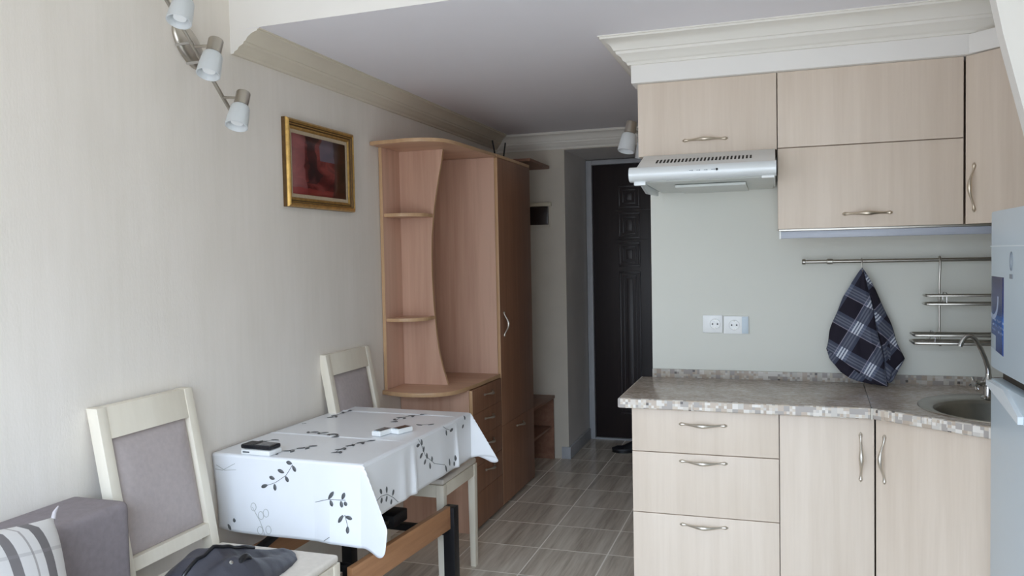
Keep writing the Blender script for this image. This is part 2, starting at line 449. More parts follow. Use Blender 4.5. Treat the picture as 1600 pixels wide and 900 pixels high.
# window wall behind the camera, with a wide balcony window
WX0, WX1, WZ0, WZ1 = -1.89, .55, .06, 2.20
m = MB()
m.box(XL-.1, WX0, YB-.1, YB, 0, ZT); m.box(WX1, XR+.1, YB-.1, YB, 0, ZT)
m.box(WX0, WX1, YB-.1, YB, 0, WZ0); m.box(WX0, WX1, YB-.1, YB, WZ1, ZT)
structure(m.build('wall_front', M['white_paint']))
m = MB()
for x in (WX0+.025, WX0+.88, WX1-.025): m.box(x-.025, x+.025, YB-.08, YB-.02, WZ0, WZ1, .004)
m.box(WX0, WX1, YB-.08, YB-.02, WZ0, WZ0+.05, .004); m.box(WX0, WX1, YB-.08, YB-.02, WZ1-.05, WZ1, .004)
structure(m.build('window_1', M['white_plastic']))
# sloping return wall at the right, over the refrigerator
m = MB(); m.prism([(.497, ZC), (.553, 2.122), (.573, 2.017), (.637, 1.745), (.688, 1.60), (XR, 1.60), (XR, ZC)], 'y', 2.445, 2.50)
structure(m.build('wall_slope', M['white_paint']))

# cornices
def crown(drop, proj):
    p = [(0, 0), (.0, -drop), (.10, -drop), (.14, -.90*drop), (.24, -.84*drop), (.30, -.72*drop), (.44, -.62*drop), (.47, -.52*drop),
         (.52, -.50*drop), (.60, -.34*drop), (.74, -.20*drop), (.88, -.13*drop), (.93, -.12*drop), (.94, -.05*drop), (1.0, -.045*drop), (1.0, 0)]
    return [(a*proj, b) for a, b in p]
m = MB(); m.sweep(crown(.085, .128), [(V(XL, 2.522, ZC), V(1, 0, 0)), (V(XL, YH, ZC), V(1, -1, 0))])
o = structure(m.build('trim_1', [M['cornice_tan'], M['white_paint']]))
for f in o.data.polygons:
    if f.normal.y < -.8 and f.center.y < 2.6: f.material_index = 1
m = MB(); m.sweep(crown(.108, .105), [(V(XL, YH, ZC), V(1, -1, 0)), (V(XW, YH, ZC), V(-1, -1, 0))])
structure(m.build('trim_2', M['cornice']))
YCF = 3.252          # plane behind the frieze
m = MB(); m.sweep(crown(.102, .112), [(V(XW-.024, YH-.1, ZC), V(-1, 0, 0)), (V(XW-.024, YCF-.026, ZC), V(-1, -1, 0)), (V(XR, YCF-.026, ZC), V(0, -1, 0))])
structure(m.build('trim_3', M['cornice']))
m = MB(); m.box(XW-.024, XR, YCF-.026, YN, 2.136, ZC-.002, .002)
m.box(XW-.024, XW-.0, YN, YH-.1, 2.136, ZC-.002)
structure(m.build('trim_4', M['white_paint']))
m = MB(); m.box(XS, XS+.016, YH-.012, YD-.02, 0, .085, .003); m.box(XS-.05, XS+.016, YH-.014, YH, 0, .085, .003)
structure(m.build('baseboard_hall', M['baseboard']))

# entrance door
m = MB()
m.box(XS+.005, XS+.05, YD-.02, YD+.058, 0, 2.185, .004); m.box(XS+.05, XW-.005, YD-.02, YD+.058, 2.15, 2.185, .004)
fr = structure(m.build('trim_5', M['door_frame']))
dl = MB(); dl.box(XS+.052, XW-.01, YD+.012, YD+.055, .012, 2.148, .003)
door = structure(dl.build('door_1', M['door']))
pm = MB()
def dpanel(x0, x1, z0, z1):
    for k, (g, w) in enumerate(((0, .014), (.03, .012))):
        a, b, c, d = x0+g, x1-g, z0+g, z1-g; y0, y1 = YD+.003, YD+.013
        pm.box(a, b, y0, y1, c, c+w, .003); pm.box(a, b, y0, y1, d-w, d, .003)
        pm.box(a, a+w, y0, y1, c+w, d-w, .003); pm.box(b-w, b, y0, y1, c+w, d-w, .003)
    pm.box(x0+.058, x1-.058, YD+.006, YD+.013, z0+.058, z1-.058, .004)
for x0, x1 in ((-1.165, -1.0), (-.92, -.755)):
    for z0, z1 in ((1.81, 1.985), (1.575, 1.775), (1.355, 1.545), (.2, 1.32)): dpanel(x0, x1, z0, z1)
for zz in (1.79, 1.56): pm.box(-1.19, -.73, YD+.007, YD+.013, zz, zz+.008, .002)
pm.build('door_panel', M['door'], door)
hm = MB(); hm.lathe([(.02, 0), (.02, .008), (.012, .012), (.012, .04), (.024, .05), (.024, .068), (.012, .076)], (-.62, YD+.012, 1.02), V(0, -1, 0))
hm.build('door_knob', M['steel'], door)
m = MB(); m.box(XS+.05, XW-.005, YD-.02, YD+.058, 0, .012, .002); structure(m.build('trim_6', M['door_frame']))

# ------------------------------------------------------------------ kitchen: base units
YL, YU, ZK = 3.011, 3.25, .868
W = M['beech']
def front_xz(parent, name, x0, x1, z0, z1, y, mat=None, th=.018):
    m = MB(); m.box(x0, x1, y, y+th, z0, z1, .0015); return m.build(name, mat or W, parent)
X0, X1, X2 = -.531, .004, .320
t = thing('base_drawer_unit', 'pale oak kitchen base unit with three stacked drawers at the hall end', 'kitchen cabinet', ((X0+X1)/2, 3.28, 0))
m = MB(); m.box(X0, X1, YL+.019, YN-.004, .09, ZK-.001); m.box(X0+.01, X1, YL+.06, YN-.1, 0, .09); m.build('body', [M['beech']], t)
g = .0016
for z0, z1, hz in ((.7015, ZK-.004, .812), (.467, .6985, .672), (.1, .464, .432)):
    d = front_xz(t, 'drawer', X0+g, X1-g, z0, z1, YL)
    handle(d, (-.353, YL, hz), (-.177, YL, hz), (0, -1, 0), M['nickel'])
t = thing('base_cupboard', 'narrow pale oak base cupboard with one tall door beside the drawers', 'kitchen cabinet', ((X1+X2)/2, 3.28, 0))
m = MB(); m.box(X1+.001, X2-.001, YL+.019, YN-.004, .09, ZK-.001); m.box(X1+.001, X2-.001, YL+.06, YN-.1, 0, .09); m.build('body', M['beech'], t)
d = front_xz(t, 'door', X1+g, X2-g, .1, ZK-.004, YL)
handle(d, (.274, YL, .812), (.274, YL, .637), (0, -1, 0), M['nickel'])
# corner unit with diagonal front
DX, DY = .302, -.248; dl_ = math.hypot(DX, DY); dd = V(DX/dl_, DY/dl_, 0); nn = V(dd.y, -dd.x, 0)   # along, outwards
P0 = V(X2+.002, YL, 0); P1 = P0+dd*.446
t = thing('corner_base_cupboard', 'diagonal pale oak corner base cupboard under the round sink', 'kitchen cabinet', (.8, 3.2, 0))
i0 = P0-nn*.02; i1 = P1-nn*.02
m = MB(); m.prism([(i0.x, i0.y), (i1.x, i1.y), (XR-.004, i1.y), (XR-.004, YN-.004), (i0.x, YN-.004)], 'z', .09, .70)
m.box(.5, 1.1, 3.0, 3.5, 0, .09)
m.prism([(i0.x, i0.y), (i1.x, i1.y), (i1.x+.02, i1.y+.02), (i0.x+.02, i0.y+.02)], 'z', .70, ZK-.001)
m.build('body', M['beech'], t)
def slab(parent, name, a, b, n, z0, z1, mat, th=.018):
    m = MB(); q = [a, b, b-n*th, a-n*th]; m.prism([(p.x, p.y) for p in q], 'z', z0, z1); return m.build(name, mat, parent)
d = slab(t, 'door', P0+dd*.002, P1, nn, .1, ZK-.004, W)
hp = P0+dd*.036
handle(d, (hp.x, hp.y, .812), (hp.x, hp.y, .640), nn, M['nickel'])

# worktop
t = thing('worktop', 'speckled brown stone-look worktop with mosaic edge along the kitchen wall', 'worktop', (.1, 3.3, ZK))
Z1 = .905
A = V(-.571, 2.985, 0); J = V(.306, 2.968, 0); E_ = P1+nn*.03+dd*.006
yb = YN-.013
sa = V(.333, yb, 0)
m = MB(); m.prism([(A.x, A.y+.008), (J.x-.0008, J.y+.008), (sa.x-.0008, yb), (A.x, yb)], 'z', ZK, Z1, b=.002)
m.build('straight_slab', M['granite'], t)
# corner slab with round cut-out for the bowl
SCX, SCY, SR = .752, 3.052, .29
out = [(J.x+.0, J.y+.008), (E_.x-nn.x*.008, E_.y-nn.y*.008), (XR-.004, E_.y), (XR-.004, yb), (sa.x+.0, yb)]
m = MB(); bm = m.bm
ov = [bm.verts.new((x, y, Z1)) for x, y in out]; NH = 48
hv = [bm.verts.new((SCX+.270*math.cos(2*PI*k/NH), SCY+.270*math.sin(2*PI*k/NH), Z1)) for k in range(NH)]
oe = [bm.edges.new((ov[i], ov[(i+1) % 5])) for i in range(5)]; he = [bm.edges.new((hv[i], hv[(i+1) % NH])) for i in range(NH)]
r = bmesh.ops.triangle_fill(bm, edges=oe+he, use_beauty=True, use_dissolve=False)
top = [f for f in bm.faces]
kill = [f for f in top if math.hypot(f.calc_center_median().x-SCX, f.calc_center_median().y-SCY) < .25]
bmesh.ops.delete(bm, geom=kill, context='FACES_ONLY')
ex = bmesh.ops.extrude_face_region(bm, geom=bm.faces[:])
bmesh.ops.translate(bm, vec=(0, 0, ZK-Z1), verts=[v for v in ex['geom'] if isinstance(v, bmesh.types.BMVert)])
m.build('corner_slab', M['granite'], t)
def edge_band(a, b, n, name):
    """rounded mosaic nosing along a-b"""
    m = MB(); prof = []
    for k in range(9):
        an = -PI/2+PI*k/8
        prof.append((.010+.010*math.cos(an)*1.0 if abs(math.sin(an)) < 1.1 else 0, (Z1+ZK)/2+math.sin(an)*(Z1-ZK)/2*(1 if abs(an) > .9 else 1)))
    h = (Z1-ZK)/2; zc = (Z1+ZK)/2
    prof = [(-.0, zc-h), (.006, zc-h), (.0085, zc-h+.003), (.0085, zc+h-.006), (.0065, zc+h-.002), (.002, zc+h+.0003), (-.0, zc+h+.0003)]
    m.sweep(prof, [(a, n), (b, n)]); return m.build(name, M['mosaic'], t)
e0 = V(A.x, A.y+.008, 0); e1 = V(J.x-.004, J.y+.008, 0)
edge_band(e0, e1, V(0, -1, 0), 'mosaic_edge')
edge_band(V(A.x, yb, 0), V(A.x, A.y+.008, 0), V(-1, 0, 0), 'mosaic_edge')
f0 = V(J.x+.004, J.y+.008, 0)+dd*.002; f1 = V(E_.x-nn.x*.008, E_.y-nn.y*.008, 0)
edge_band(f0, f1, (nn+V(0, 0, 0)), 'mosaic_edge')
m = MB(); m.obox(V(J.x, J.y-.004, (ZK+Z1)/2), V(J.x, J.y+.012, (ZK+Z1)/2), .006, Z1-ZK+.002); m.obox(V(J.x, J.y, Z1-.0004), V(sa.x, yb, Z1-.0004), .0015, .001)
m.build('joint_strip', M['steel'], t)
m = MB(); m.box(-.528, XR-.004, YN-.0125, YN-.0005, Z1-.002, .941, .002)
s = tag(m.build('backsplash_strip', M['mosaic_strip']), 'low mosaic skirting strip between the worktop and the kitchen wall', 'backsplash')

# sink
t = thing('sink', 'round stainless steel sink set in the corner of the worktop', 'sink', (SCX, SCY, Z1))
BX, BY, BR = .700, 2.998, .196
m = MB(); rings = []; N = 64
for cx, cy, rr, z in ((SCX, SCY, .29, .0006), (SCX, SCY, .289, .003), (SCX, SCY, .284, .0045), (BX, BY, BR+.012, .0045), (BX, BY, BR+.003, .002), (BX, BY, BR-.002, -.008)):
    rings.append([m.bm.verts.new((cx+rr*math.cos(2*PI*k/N), cy+rr*math.sin(2*PI*k/N), Z1+z)) for k in range(N)])
for Ra, Rb in zip(rings, rings[1:]):
    for k in range(N): m.bm.faces.new((Ra[k], Ra[(k+1) % N], Rb[(k+1) % N], Rb[k]))
m.build('rim', M['steel'], t)
m = MB(); m.lathe([(BR-.002, -.008), (BR-.008, -.03), (BR-.018, -.10), (BR-.05, -.14), (.10, -.155), (.035, -.162), (.033, -.166), (.0005, -.166)], (BX, BY, Z1), n=56, caps=False)
m.build('bowl', M['steel'], t)
m = MB(); m.lathe([(.034, 0), (.034, .003), (.026, .004), (.02, .001), (.001, .001)], (BX, BY, Z1-.162), n=24, caps=False); m.build('drain', M['chrome'], t)
# faucet
fx, fy = .714, 3.222
t = thing('faucet', 'curved steel mixer tap with cross handles on the sink rim', 'faucet', (fx, fy, Z1))
m = MB(); m.lathe([(.024, .005), (.024, .010), (.017, .016), (.015, .05), (.019, .054), (.019, .072), (.011, .082), (.0095, .095)], (fx, fy, Z1)); m.build('body', M['chrome'], t)
pts = [V(fx+a, fy-.25*abs(a), Z1+b) for a, b in ((0, .09), (0, .105), (-.003, .122), (-.012, .150), (-.024, .180), (-.036, .205), (-.044, .218), (-.053, .227), (-.063, .2305), (-.074, .228), (-.083, .219), (-.09, .206), (-.095, .193))]
m = MB(); m.tube(pts, [.0088]*3+[.0078]*(len(pts)-5)+[.0085, .009], 14); m.build('spout', M['chrome'], t)
for sx, sy in ((-1, -.2), (1, .2)):
    dv = V(sx, sy-.35, 0).normalized(); c = V(fx, fy, Z1+.062)
    m = MB(); m.tube([c+dv*.018, c+dv*.05], .008, 10); e = c+dv*.056
    m.lathe([(.011, -.006), (.013, 0), (.011, .006)], e, dv, 14)
    up = V(0, 0, 1); sd = dv.cross(up)
    for a in (0, PI/2, PI, 1.5*PI):
        q = (up*math.cos(a+.5)+sd*math.sin(a+.5)); m.tube([e, e+q*.018, e+q*.024], [.004, .005, .006], 8)
    m.build('tap_handle', M['chrome'], t)

# ------------------------------------------------------------------ kitchen: wall units
ZB, ZM, ZTOP = 1.536, 1.846, 2.152
XU = .6425
t = thing('hood_cupboard', 'short pale oak wall cupboard with a flap door over the range hood', 'kitchen cabinet', (-.26, 3.4, ZM))
m = MB(); m.box(X0, X1-.0015, YU+.019, YN-.004, ZM-.002, 2.134); m.build('body', W, t)
d = front_xz(t, 'door', X0+.001, X1-.002, ZM-.003, 2.1345, YU)
handle(d, (-.354, YU, 1.897), (-.179, YU, 1.897), (0, -1, 0), M['brass'])
t = thing('wall_cupboard', 'wide pale oak wall cupboard with two stacked flap doors', 'kitchen cabinet', (.32, 3.4, ZB))
m = MB(); m.box(X1+.0005, XU, YU+.019, YN-.004, ZB, 2.134); m.build('body', W, t)
front_xz(t, 'door', X1+.002, XU-.0035, ZM+.0015, 2.1345, YU)
d = front_xz(t, 'door', X1+.002, XU-.0035, ZB, ZM-.0025, YU)
handle(d, (.234, YU, 1.586), (.407, YU, 1.586), (0, -1, 0), M['brass'])
Q0 = V(XU+.0035, YU, 0); d45 = V(.7071, -.7071, 0); n45 = V(-.7071, -.7071, 0); Q1 = Q0+d45*.37
t = thing('corner_wall_cupboard', 'diagonal pale oak corner wall cupboard above the sink', 'kitchen cabinet', (.95, 3.35, ZB))
i0 = Q0-n45*.02; i1 = Q1-n45*.02
m = MB(); m.prism([(i0.x, i0.y), (i1.x, i1.y), (XR-.004, i1.y), (XR-.004, YN-.004), (i0.x, YN-.004)], 'z', ZB, 2.134); m.build('body', W, t)
d = slab(t, 'door', Q0, Q1, n45, ZB, 2.1345, W)
hp = Q0+d45*.034
handle(d, (hp.x, hp.y, 1.752), (hp.x, hp.y, 1.577), n45, M['brass'])
m = MB(); m.prism([(Q0.x+.002, Q0.y-.026), (Q1.x, Q1.y-.0), (XR-.004, Q1.y), (XR-.004, YCF-.03), (Q0.x+.002, YCF-.03)], 'z', 2.137, 2.205); structure(m.build('trim_7', M['white_paint']))
# light strip
t = thing('cabinet_light_strip', 'grey translucent plastic light strip under the wall cupboards', 'light', (.6, 3.3, ZB))
m = MB(); m.box(.012, 1.18, YU+.004, YU+.03, ZB-.037, ZB-.009, .004); m.build('diffuser', M['strip'], t)
m = MB(); m.box(.008, 1.19, YU+.006, YU+.06, ZB-.008, ZB-.0005, .001); m.build('housing', M['steel'], t)
m = MB(); m.box(.009, .016, YU+.003, YU+.034, ZB-.038, ZB-.008, .001); m.build('end_cap', M['white_plastic'], t)

# range hood
HX0, HX1 = X0+.006, X1-.004
t = thing('range_hood', 'slim silvery range hood under the short wall cupboard', 'range hood', (-.26, 3.3, 1.71))
m = MB(); m.prism([(3.03, 1.728), (3.03, 1.776), (3.225, ZM-.004), (YN-.005, ZM-.004), (YN-.005, 1.722), (3.20, 1.722)], 'x', HX0+.022, HX1-.004); m.build('body', M['hood'], t)
m = MB()     # rounded front bar
pr = [];
for k in range(13):
    a = PI/2+PI*k/12; pr.append((3.012+.030*math.cos(a), 1.749+.0275*math.sin(a)))
pr = [(3.034, 1.7765)]+pr+[(3.034, 1.7215)]
m.prism(pr, 'x', HX0, HX1); m.build('front_bar', M['hood'], t)
sl = V(0, 3.225-3.03, (ZM-.004)-1.776).normalized(); nrm = V(0, -sl.z, sl.y)
for k in range(26):
    x = -.436+(.436-.09)*k/25; c = V(x, 3.116, 1.776+(3.116-3.03)*sl.z/sl.y)+nrm*.0006
    m = MB(); m.obox(c-sl*.026, c+sl*.026, .0068, .0012, nrm); m.build('vent_slot', M['dark_slot'], t)
m = MB(); m.prism([(3.05, 1.7205), (3.05, 1.7275), (YN-.01, 1.7215), (YN-.01, 1.7145)], 'x', HX0+.05, HX1-.012); m.build('filter_panel', M['hood_under'], t)
m = MB(); m.box(HX0+.15, HX1-.11, 3.16, 3.5, 1.706, 1.7165, .003); m.build('grease_filter', M['hood_under'], t)
m = MB(); m.box(HX0+.016, HX0+.06, 3.005, 3.04, 1.708, 1.7235, .003); m.prism([(3.035, 1.72), (YN-.06, 1.72), (YN-.06, 1.70), (3.2, 1.69)], 'x', HX0+.03, HX0+.04); m.build('end_bracket', M['hood'], t)
m = MB(); m.box(HX1-.05, HX1-.006, 3.005, 3.035, 1.7145, 1.7225, .002); m.build('end_bracket', M['white_plastic'], t)
m = MB()
for k in range(4):
    x = -.302+.026*k; m.box(x, x+.008, 2.9815, 2.9825, 1.7505, 1.7525); m.box(x+.009, x+.013, 2.9815, 2.9825, 1.7495, 1.7535)
m.build('control_marks', M['logo'], t)
m = MB(); m.lathe([(.0045, 0), (.0045, .002), (.003, .003)], (-.204, 2.983, 1.7515), V(0, -1, 0), 14); m.build('button', M['dark_glossy'], t)

# sockets
def socket(label, x, w, z):
    t = thing('wall_socket', label, 'socket', (x, YN, z), 'sockets over the worktop')
    h = .077
    m = MB(); m.box(x-w/2, x+w/2, YN-.010, YN-.0006, z-h/2, z+h/2, .003); m.build('plate', M['white_plastic'], t)
    return t
def socket_face(t, cx, z):
    m = MB(); m.lathe([(.0235, 0), (.0235, .0025), (.0215, .003), (.0205, -.0), (.0195, -.004), (.001, -.004)], (cx, YN-.0105, z), V(0, -1, 0), 28, caps=False); m.build('socket_cup', M['white_plastic'], t)
    for s in (-1, 1):
        m = MB(); m.lathe([(.0034, 0), (.0034, .001)], (cx+s*.0105, YN-.0104, z), V(0, -1, 0), 12); m.build('pin_hole', M['dark_glossy'], t)
    for s in (-.017, .017):
        m = MB(); m.box(cx-.0015, cx+.0015, YN-.0125, YN-.0105, z+s-.003, z+s+.003); m.build('earth_clip', M['steel'], t)
t = socket('left one of two white wall sockets over the worktop', -.266, .084, 1.142); socket_face(t, -.256, 1.142)
t = socket('right one of two white wall sockets over the worktop, with the wider plate', -.168, .104, 1.138); socket_face(t, -.176, 1.138)
m = MB(); m.box(-.144, -.118, YN-.0112, YN-.010, 1.102, 1.174, .001); m.build('blank_cover', M['fridge'], t)

# rail, hooks, rack
ZR, YR = 1.405, YN-.045
t = thing('utensil_rail', 'steel kitchen rail fixed along the wall under the cupboards', 'rail', (.65, YR, ZR))
m = MB(); m.tube([V(.11, YR, ZR), V(XR-.01, YR, ZR)], .0075, 16); m.build('tube', M['steel'], t)
m = MB(); m.lathe([(.008, 0), (.0115, .002), (.0115, .012), (.009, .015)], (.113, YR, ZR), V(-1, 0, 0), 18); m.build('end_knob', M['steel'], t)
for x in (.205, 1.0):
    m = MB(); m.lathe([(.009, -.012), (.0115, -.010), (.0115, .010), (.009, .012)], (x, YR, ZR), V(1, 0, 0), 18, caps=False); m.tube([V(x, YR, ZR), V(x, YN-.0008, ZR)], .006, 10)
    m.lathe([(.014, 0), (.014, .004)], (x, YN-.0006, ZR), V(0, -1, 0), 16); m.build('bracket', M['steel'], t)
hk = MB()
hx = .3255; pts = [V(hx, YR+.0115*math.cos(a), ZR+.0115*math.sin(a)) for a in [PI*k/8*1.0-.2 for k in range(8)]]
pts += [V(hx, YR-.0118, ZR-.004), V(hx, YR-.012, ZR-.02), V(hx, YR-.014, ZR-.034), V(hx, YR-.02, ZR-.042), V(hx, YR-.028, ZR-.042), V(hx, YR-.033, ZR-.034)]
hk.tube(pts, .0022, 8); tag(hk.build('rail_hook', M['chrome']), 'small wire hook on the kitchen rail carrying the checked towel', 'hook')
# hanging two-tier wire rack
t = thing('hanging_wire_rack', 'two-tier steel wire rack hanging from the kitchen rail', 'rack', (.8, YR-.03, 1.08))
rx = .607; ry = YR-.014
m = MB(); pts = [V(rx, YR+.0122*math.cos(a), ZR+.0122*math.sin(a)) for a in [PI*k/8-.2 for k in range(8)]]
pts += [V(rx, ry, ZR-.006), V(rx-.001, ry, ZR-.05), V(rx-.004, ry-.004, ZR-.09), V(rx-.003, ry, ZR-.12), V(rx-.003, ry, 1.075)]
m.tube(pts, .0042, 10); m.lathe([(.008, 0), (.008, .006)], (rx-.003, ry, 1.073), V(1, 0, 0), 12); m.build('hanger', M['steel'], t)
m = MB(); m.tube([p+V(.42, 0, 0) for p in pts], .0042, 10); m.build('hanger', M['steel'], t)
def tier(xa, z, zt_, dep, rr):
    xb = 1.14
    def loop(zz, r):
        c = [V(xa, ry-dep, zz), V(xb, ry-dep, zz), V(xb, ry-.006, zz), V(xa, ry-.006, zz)]
        pp = []
        for i in range(4):
            a, b, c2 = c[i-1], c[i], c[(i+1) % 4]
            d1 = (a-b).normalized(); d2 = (c2-b).normalized()
            pp += [b+d1*.012, b+d1*.004+d2*.004, b+d2*.012]
        return pp
    m = MB(); m.tube(loop(z, rr), rr, 10, closed=True); m.build('shelf_wire', M['steel'], t)
    m = MB(); m.tube(loop(zt_, rr*.75), rr*.75, 10, closed=True); m.build('guard_wire', M['steel'], t)
    m = MB()
    for x in (xa+.07, xb-.06):
        m.tube([V(x, ry-dep, z), V(x, ry-dep, zt_), V(x, ry-dep+.01, zt_+.012), V(x, ry-.02, zt_+.012), V(x, ry-.006, zt_), V(x, ry-.006, z)], .0017, 8)
    for k in range(1, 4):
        y = ry-dep+(dep-.006)*k/4; m.tube([V(xa, y, z), V(xb, y, z)], .0017, 6)
    m.build('cross_wires', M['chrome'], t)
tier(.545, 1.236, 1.268, .085, .0052)
tier(.500, 1.088, 1.118, .115, .0062)

# towel
def towel():
    top = V(.3255, 0, 1.376)
    back = [(.188, 1.047), (.200, 1.010), (.241, .962), (.275, .940), (.308, .927), (.355, .918), (.400, .914), (.426, .925), (.441, .955), (.458, .985), (.474, 1.014)]
    front = [(.186, 1.050), (.215, 1.030), (.262, .998), (.300, .968), (.335, .940), (.372, .918), (.414, .909), (.416, .930), (.424, .965), (.448, .990), (.474, 1.016)]
    m = MB()
    for layer, Bp in ((0, front), (1, back)):
        def B(s):
            k = s*(len(Bp)-1); i = min(int(k), len(Bp)-2); f = k-i
            return V(Bp[i][0]*(1-f)+Bp[i+1][0]*f, 0, Bp[i][1]*(1-f)+Bp[i+1][1]*f)
        def fn(s, t):
            b = B(s)
            ax = top.x+(b.x-top.x)*(t**.84)
            ax += math.sin(PI*min(1, t))*(-.012*(1-s)**2+.004*s**2)+.004*math.sin(15*t+5*s)*t
            z = top.z+(b.z-top.z)*t
            k = min(1, t*1.8)
            ridge = -.040*max(0, 1-abs(s-.50)/.16)*k+.030*max(0, 1-abs(s-.66)/.09)*k+.018*math.sin(2*PI*(2.3*s+.1))*k*(.4+.6*t)
            edge = min(1, min(s, 1-s)/.10)
            y = YR-.020-.022*k*math.sin(PI*s)**.5+ridge*.62-.035*t*t
            y = min(y+(1-edge)*.012*k, YN-.016)
            return V(ax, y+layer*.007, z)
        def uv(s, t):
            p = fn(s, t); x = p.x; z = p.z
            a = math.radians(30+ (14 if s > .60 else 0)) if layer == 0 else math.radians(38)
            if s > .60: x += .035; z += .02
            if layer: x += .05
            return (x*math.cos(a)-z*math.sin(a)+.043, x*math.sin(a)+z*math.cos(a)+.018)
        m.grid(fn, 64, 50, uvfn=uv)
    o = m.build('tea_towel', M['plaid'])
    md = o.modifiers.new('thick', 'SOLIDIFY'); md.thickness = .0025; md.offset = 0
    return o
tag(towel(), 'navy and white checked tea towel hanging from the kitchen rail', 'towel')

# refrigerator
FX, FY1, FY0 = .587, 2.636, 2.05
t = thing('refrigerator', 'pale silver refrigerator with a blue sticker at the right of the kitchen', 'refrigerator', (.9, 2.34, 0))
m = MB(); m.box(FX+.062, XR-.015, FY0+.004, FY1-.004, .03, 1.548, .006); m.build('body', M['fridge'], t)
def fdoor(z0, z1, nm):
    poly = []; N = 14
    for k in range(N+1):
        f = k/N; y = FY1+(FY0-FY1)*f; poly.append((FX+.004-.004*math.sin(PI*f)**.4, y))
    poly += [(FX+.06, FY0), (FX+.06, FY1)]
    m = MB(); m.prism(poly, 'z', z0, z1, b=.006); return m.build(nm, M['fridge'], t)
dt = fdoor(1.102, 1.553, 'freezer_door'); db = fdoor(.06, 1.07, 'fridge_door')
m = MB(); m.box(FX+.03, FX+.06, FY0+.02, FY1-.02, 1.0705, 1.1015); m.build('handle_recess', M['gap'], t)
m = MB(); m.prism([(2.622, 1.066), (2.44, 1.066), (2.30, 1.02), (2.30, 1.0), (2.622, 1.052)], 'x', FX-.012, FX+.014); m.build('handle', M['fridge_white'], db)
m = MB(); m.grid(lambda a, b: V(FX+.0035-.0044*math.sin(PI*(2.626-.138*a-FY1)/(FY0-FY1))**.4, 2.626-.138*a, 1.162+.205*b-.012*a*(1-b)), 8, 2, uvfn=lambda a, b: (a, b)); o = m.build('sticker', M['label'], dt)
md = o.modifiers.new('thick', 'SOLIDIFY'); md.thickness = .0015; md.offset = 1
m = MB(); c = V(FX-.0005, 2.412, 1.412); m.tube([c+V(0, .010*math.cos(a), .024*math.sin(a)) for a in [2*PI*k/24 for k in range(24)]], .0018, 8, closed=True)
m.box(FX-.0015, FX+.0005, 2.398, 2.426, 1.366, 1.378); m.build('logo', M['logo'], dt)
m = MB(); m.box(FX-.0012, FX+.012, FY0+.02, FY1-.01, 1.4515, 1.4545); m.build('trim_line', M['fridge_white'], dt)
for y in (2.1, 2.58):
    m = MB(); m.lathe([(.018, 0), (.018, .012), (.01, .03)], (.9, y, 0)); m.build('foot', M['black'], t)
# ------------------------------------------------------------------ left wall: wall lamp and picture
def spot_lamp(name, label, group, base, bar0, bar1, spots, plate_axis, wall_n):
    """bar lamp; wall_n points away from the wall; spots: (cap centre, shade direction)"""
    t = thing(name, label, 'wall lamp', base, group)
    b = Vector(base); n = Vector(wall_n)
    ax = Vector(plate_axis).normalized(); sd = n.cross(ax)
    m = MB(); rings = []
    prof = [(1, 0), (1, .006), (.93, .014), (.8, .019), (.4, .022), (.02, .023)]
    for k, h in prof:
        rings.append([m.bm.verts.new(b+ax*.092*k*math.cos(2*PI*j/36)+sd*.05*k*math.sin(2*PI*j/36)+n*(h+.0006)) for j in range(36)])
    for A, B in zip(rings, rings[1:]):
        for j in range(36): m.bm.faces.new((A[j], A[(j+1) % 36], B[(j+1) % 36], B[j]))
    m.bm.faces.new(rings[0]); m.bm.faces.new(rings[-1])
    m.build('wall_plate', M['lamp_nickel'], t)
    m = MB(); m.tube([bar0, bar1], .0068, 14); m.build('bar', M['lamp_nickel'], t)
    mid = (Vector(bar0)+Vector(bar1))/2; bd = (Vector(bar1)-Vector(bar0)).normalized()
    for s in (-.036, .036):
        a = mid+bd*s; pl = a-n*((a-b).dot(n)-.02)
        m = MB(); m.tube([pl, a+n*.006], .0048, 10); m.build('stand_off', M['chrome'], t)
    m = MB(); m.lathe([(.007, 0), (.007, .006), (.003, .009)], b+n*.022, n, 12); m.build('screw', M['chrome'], t)
    for at, cap, d in spots:
        cap = Vector(cap); d = Vector(d).normalized(); at = Vector(at)
        m = MB(); m.tube([at, cap-d*.004], .0048, 10); m.build('arm', M['lamp_nickel'], t)
        m = MB(); m.lathe([(.016, -.026), (.0235, -.025), (.0245, -.022), (.0245, .026), (.022, .028)], cap, d, 26); m.build('lamp_cap', M['lamp_nickel'], t)
        m = MB(); m.lathe([(.0215, .028), (.029, .031), (.0325, .038), (.0365, .075), (.0385, .110), (.0355, .111), (.030, .102), (.0275, .098), (.0260, .055), (.0205, .036)], cap, d, 30); sh = m.build('glass_shade', M['shade'], t)
        m = MB(); m.lathe([(.0005, .098), (.012, .0975), (.0205, .096), (.0205, .092), (.0005, .092)], cap, d, 24); m.build('bulb', M['white_plastic'], sh)
    return t
bx = -1.842
b0 = V(bx, 2.055, 2.340); b1 = V(bx, 2.420, 1.972); bd = (b1-b0).normalized()
sp = []
for cy, cz in ((2.104, 2.302), (2.232, 2.166), (2.368, 2.018)):
    f = ((cy-.045-b0.y)*bd.y+(cz-.03-b0.z)*bd.z); at = b0+bd*f
    sp.append((at, (-1.765, cy, cz), (.04, -.42, -1)))
spot_lamp('wall_lamp', 'three-spot nickel wall lamp with frosted glass shades, bar slanting down the cream wall', None, (XL, 2.292, 2.198), b0, b1, sp, (0, .72, -.70), (1, 0, 0))
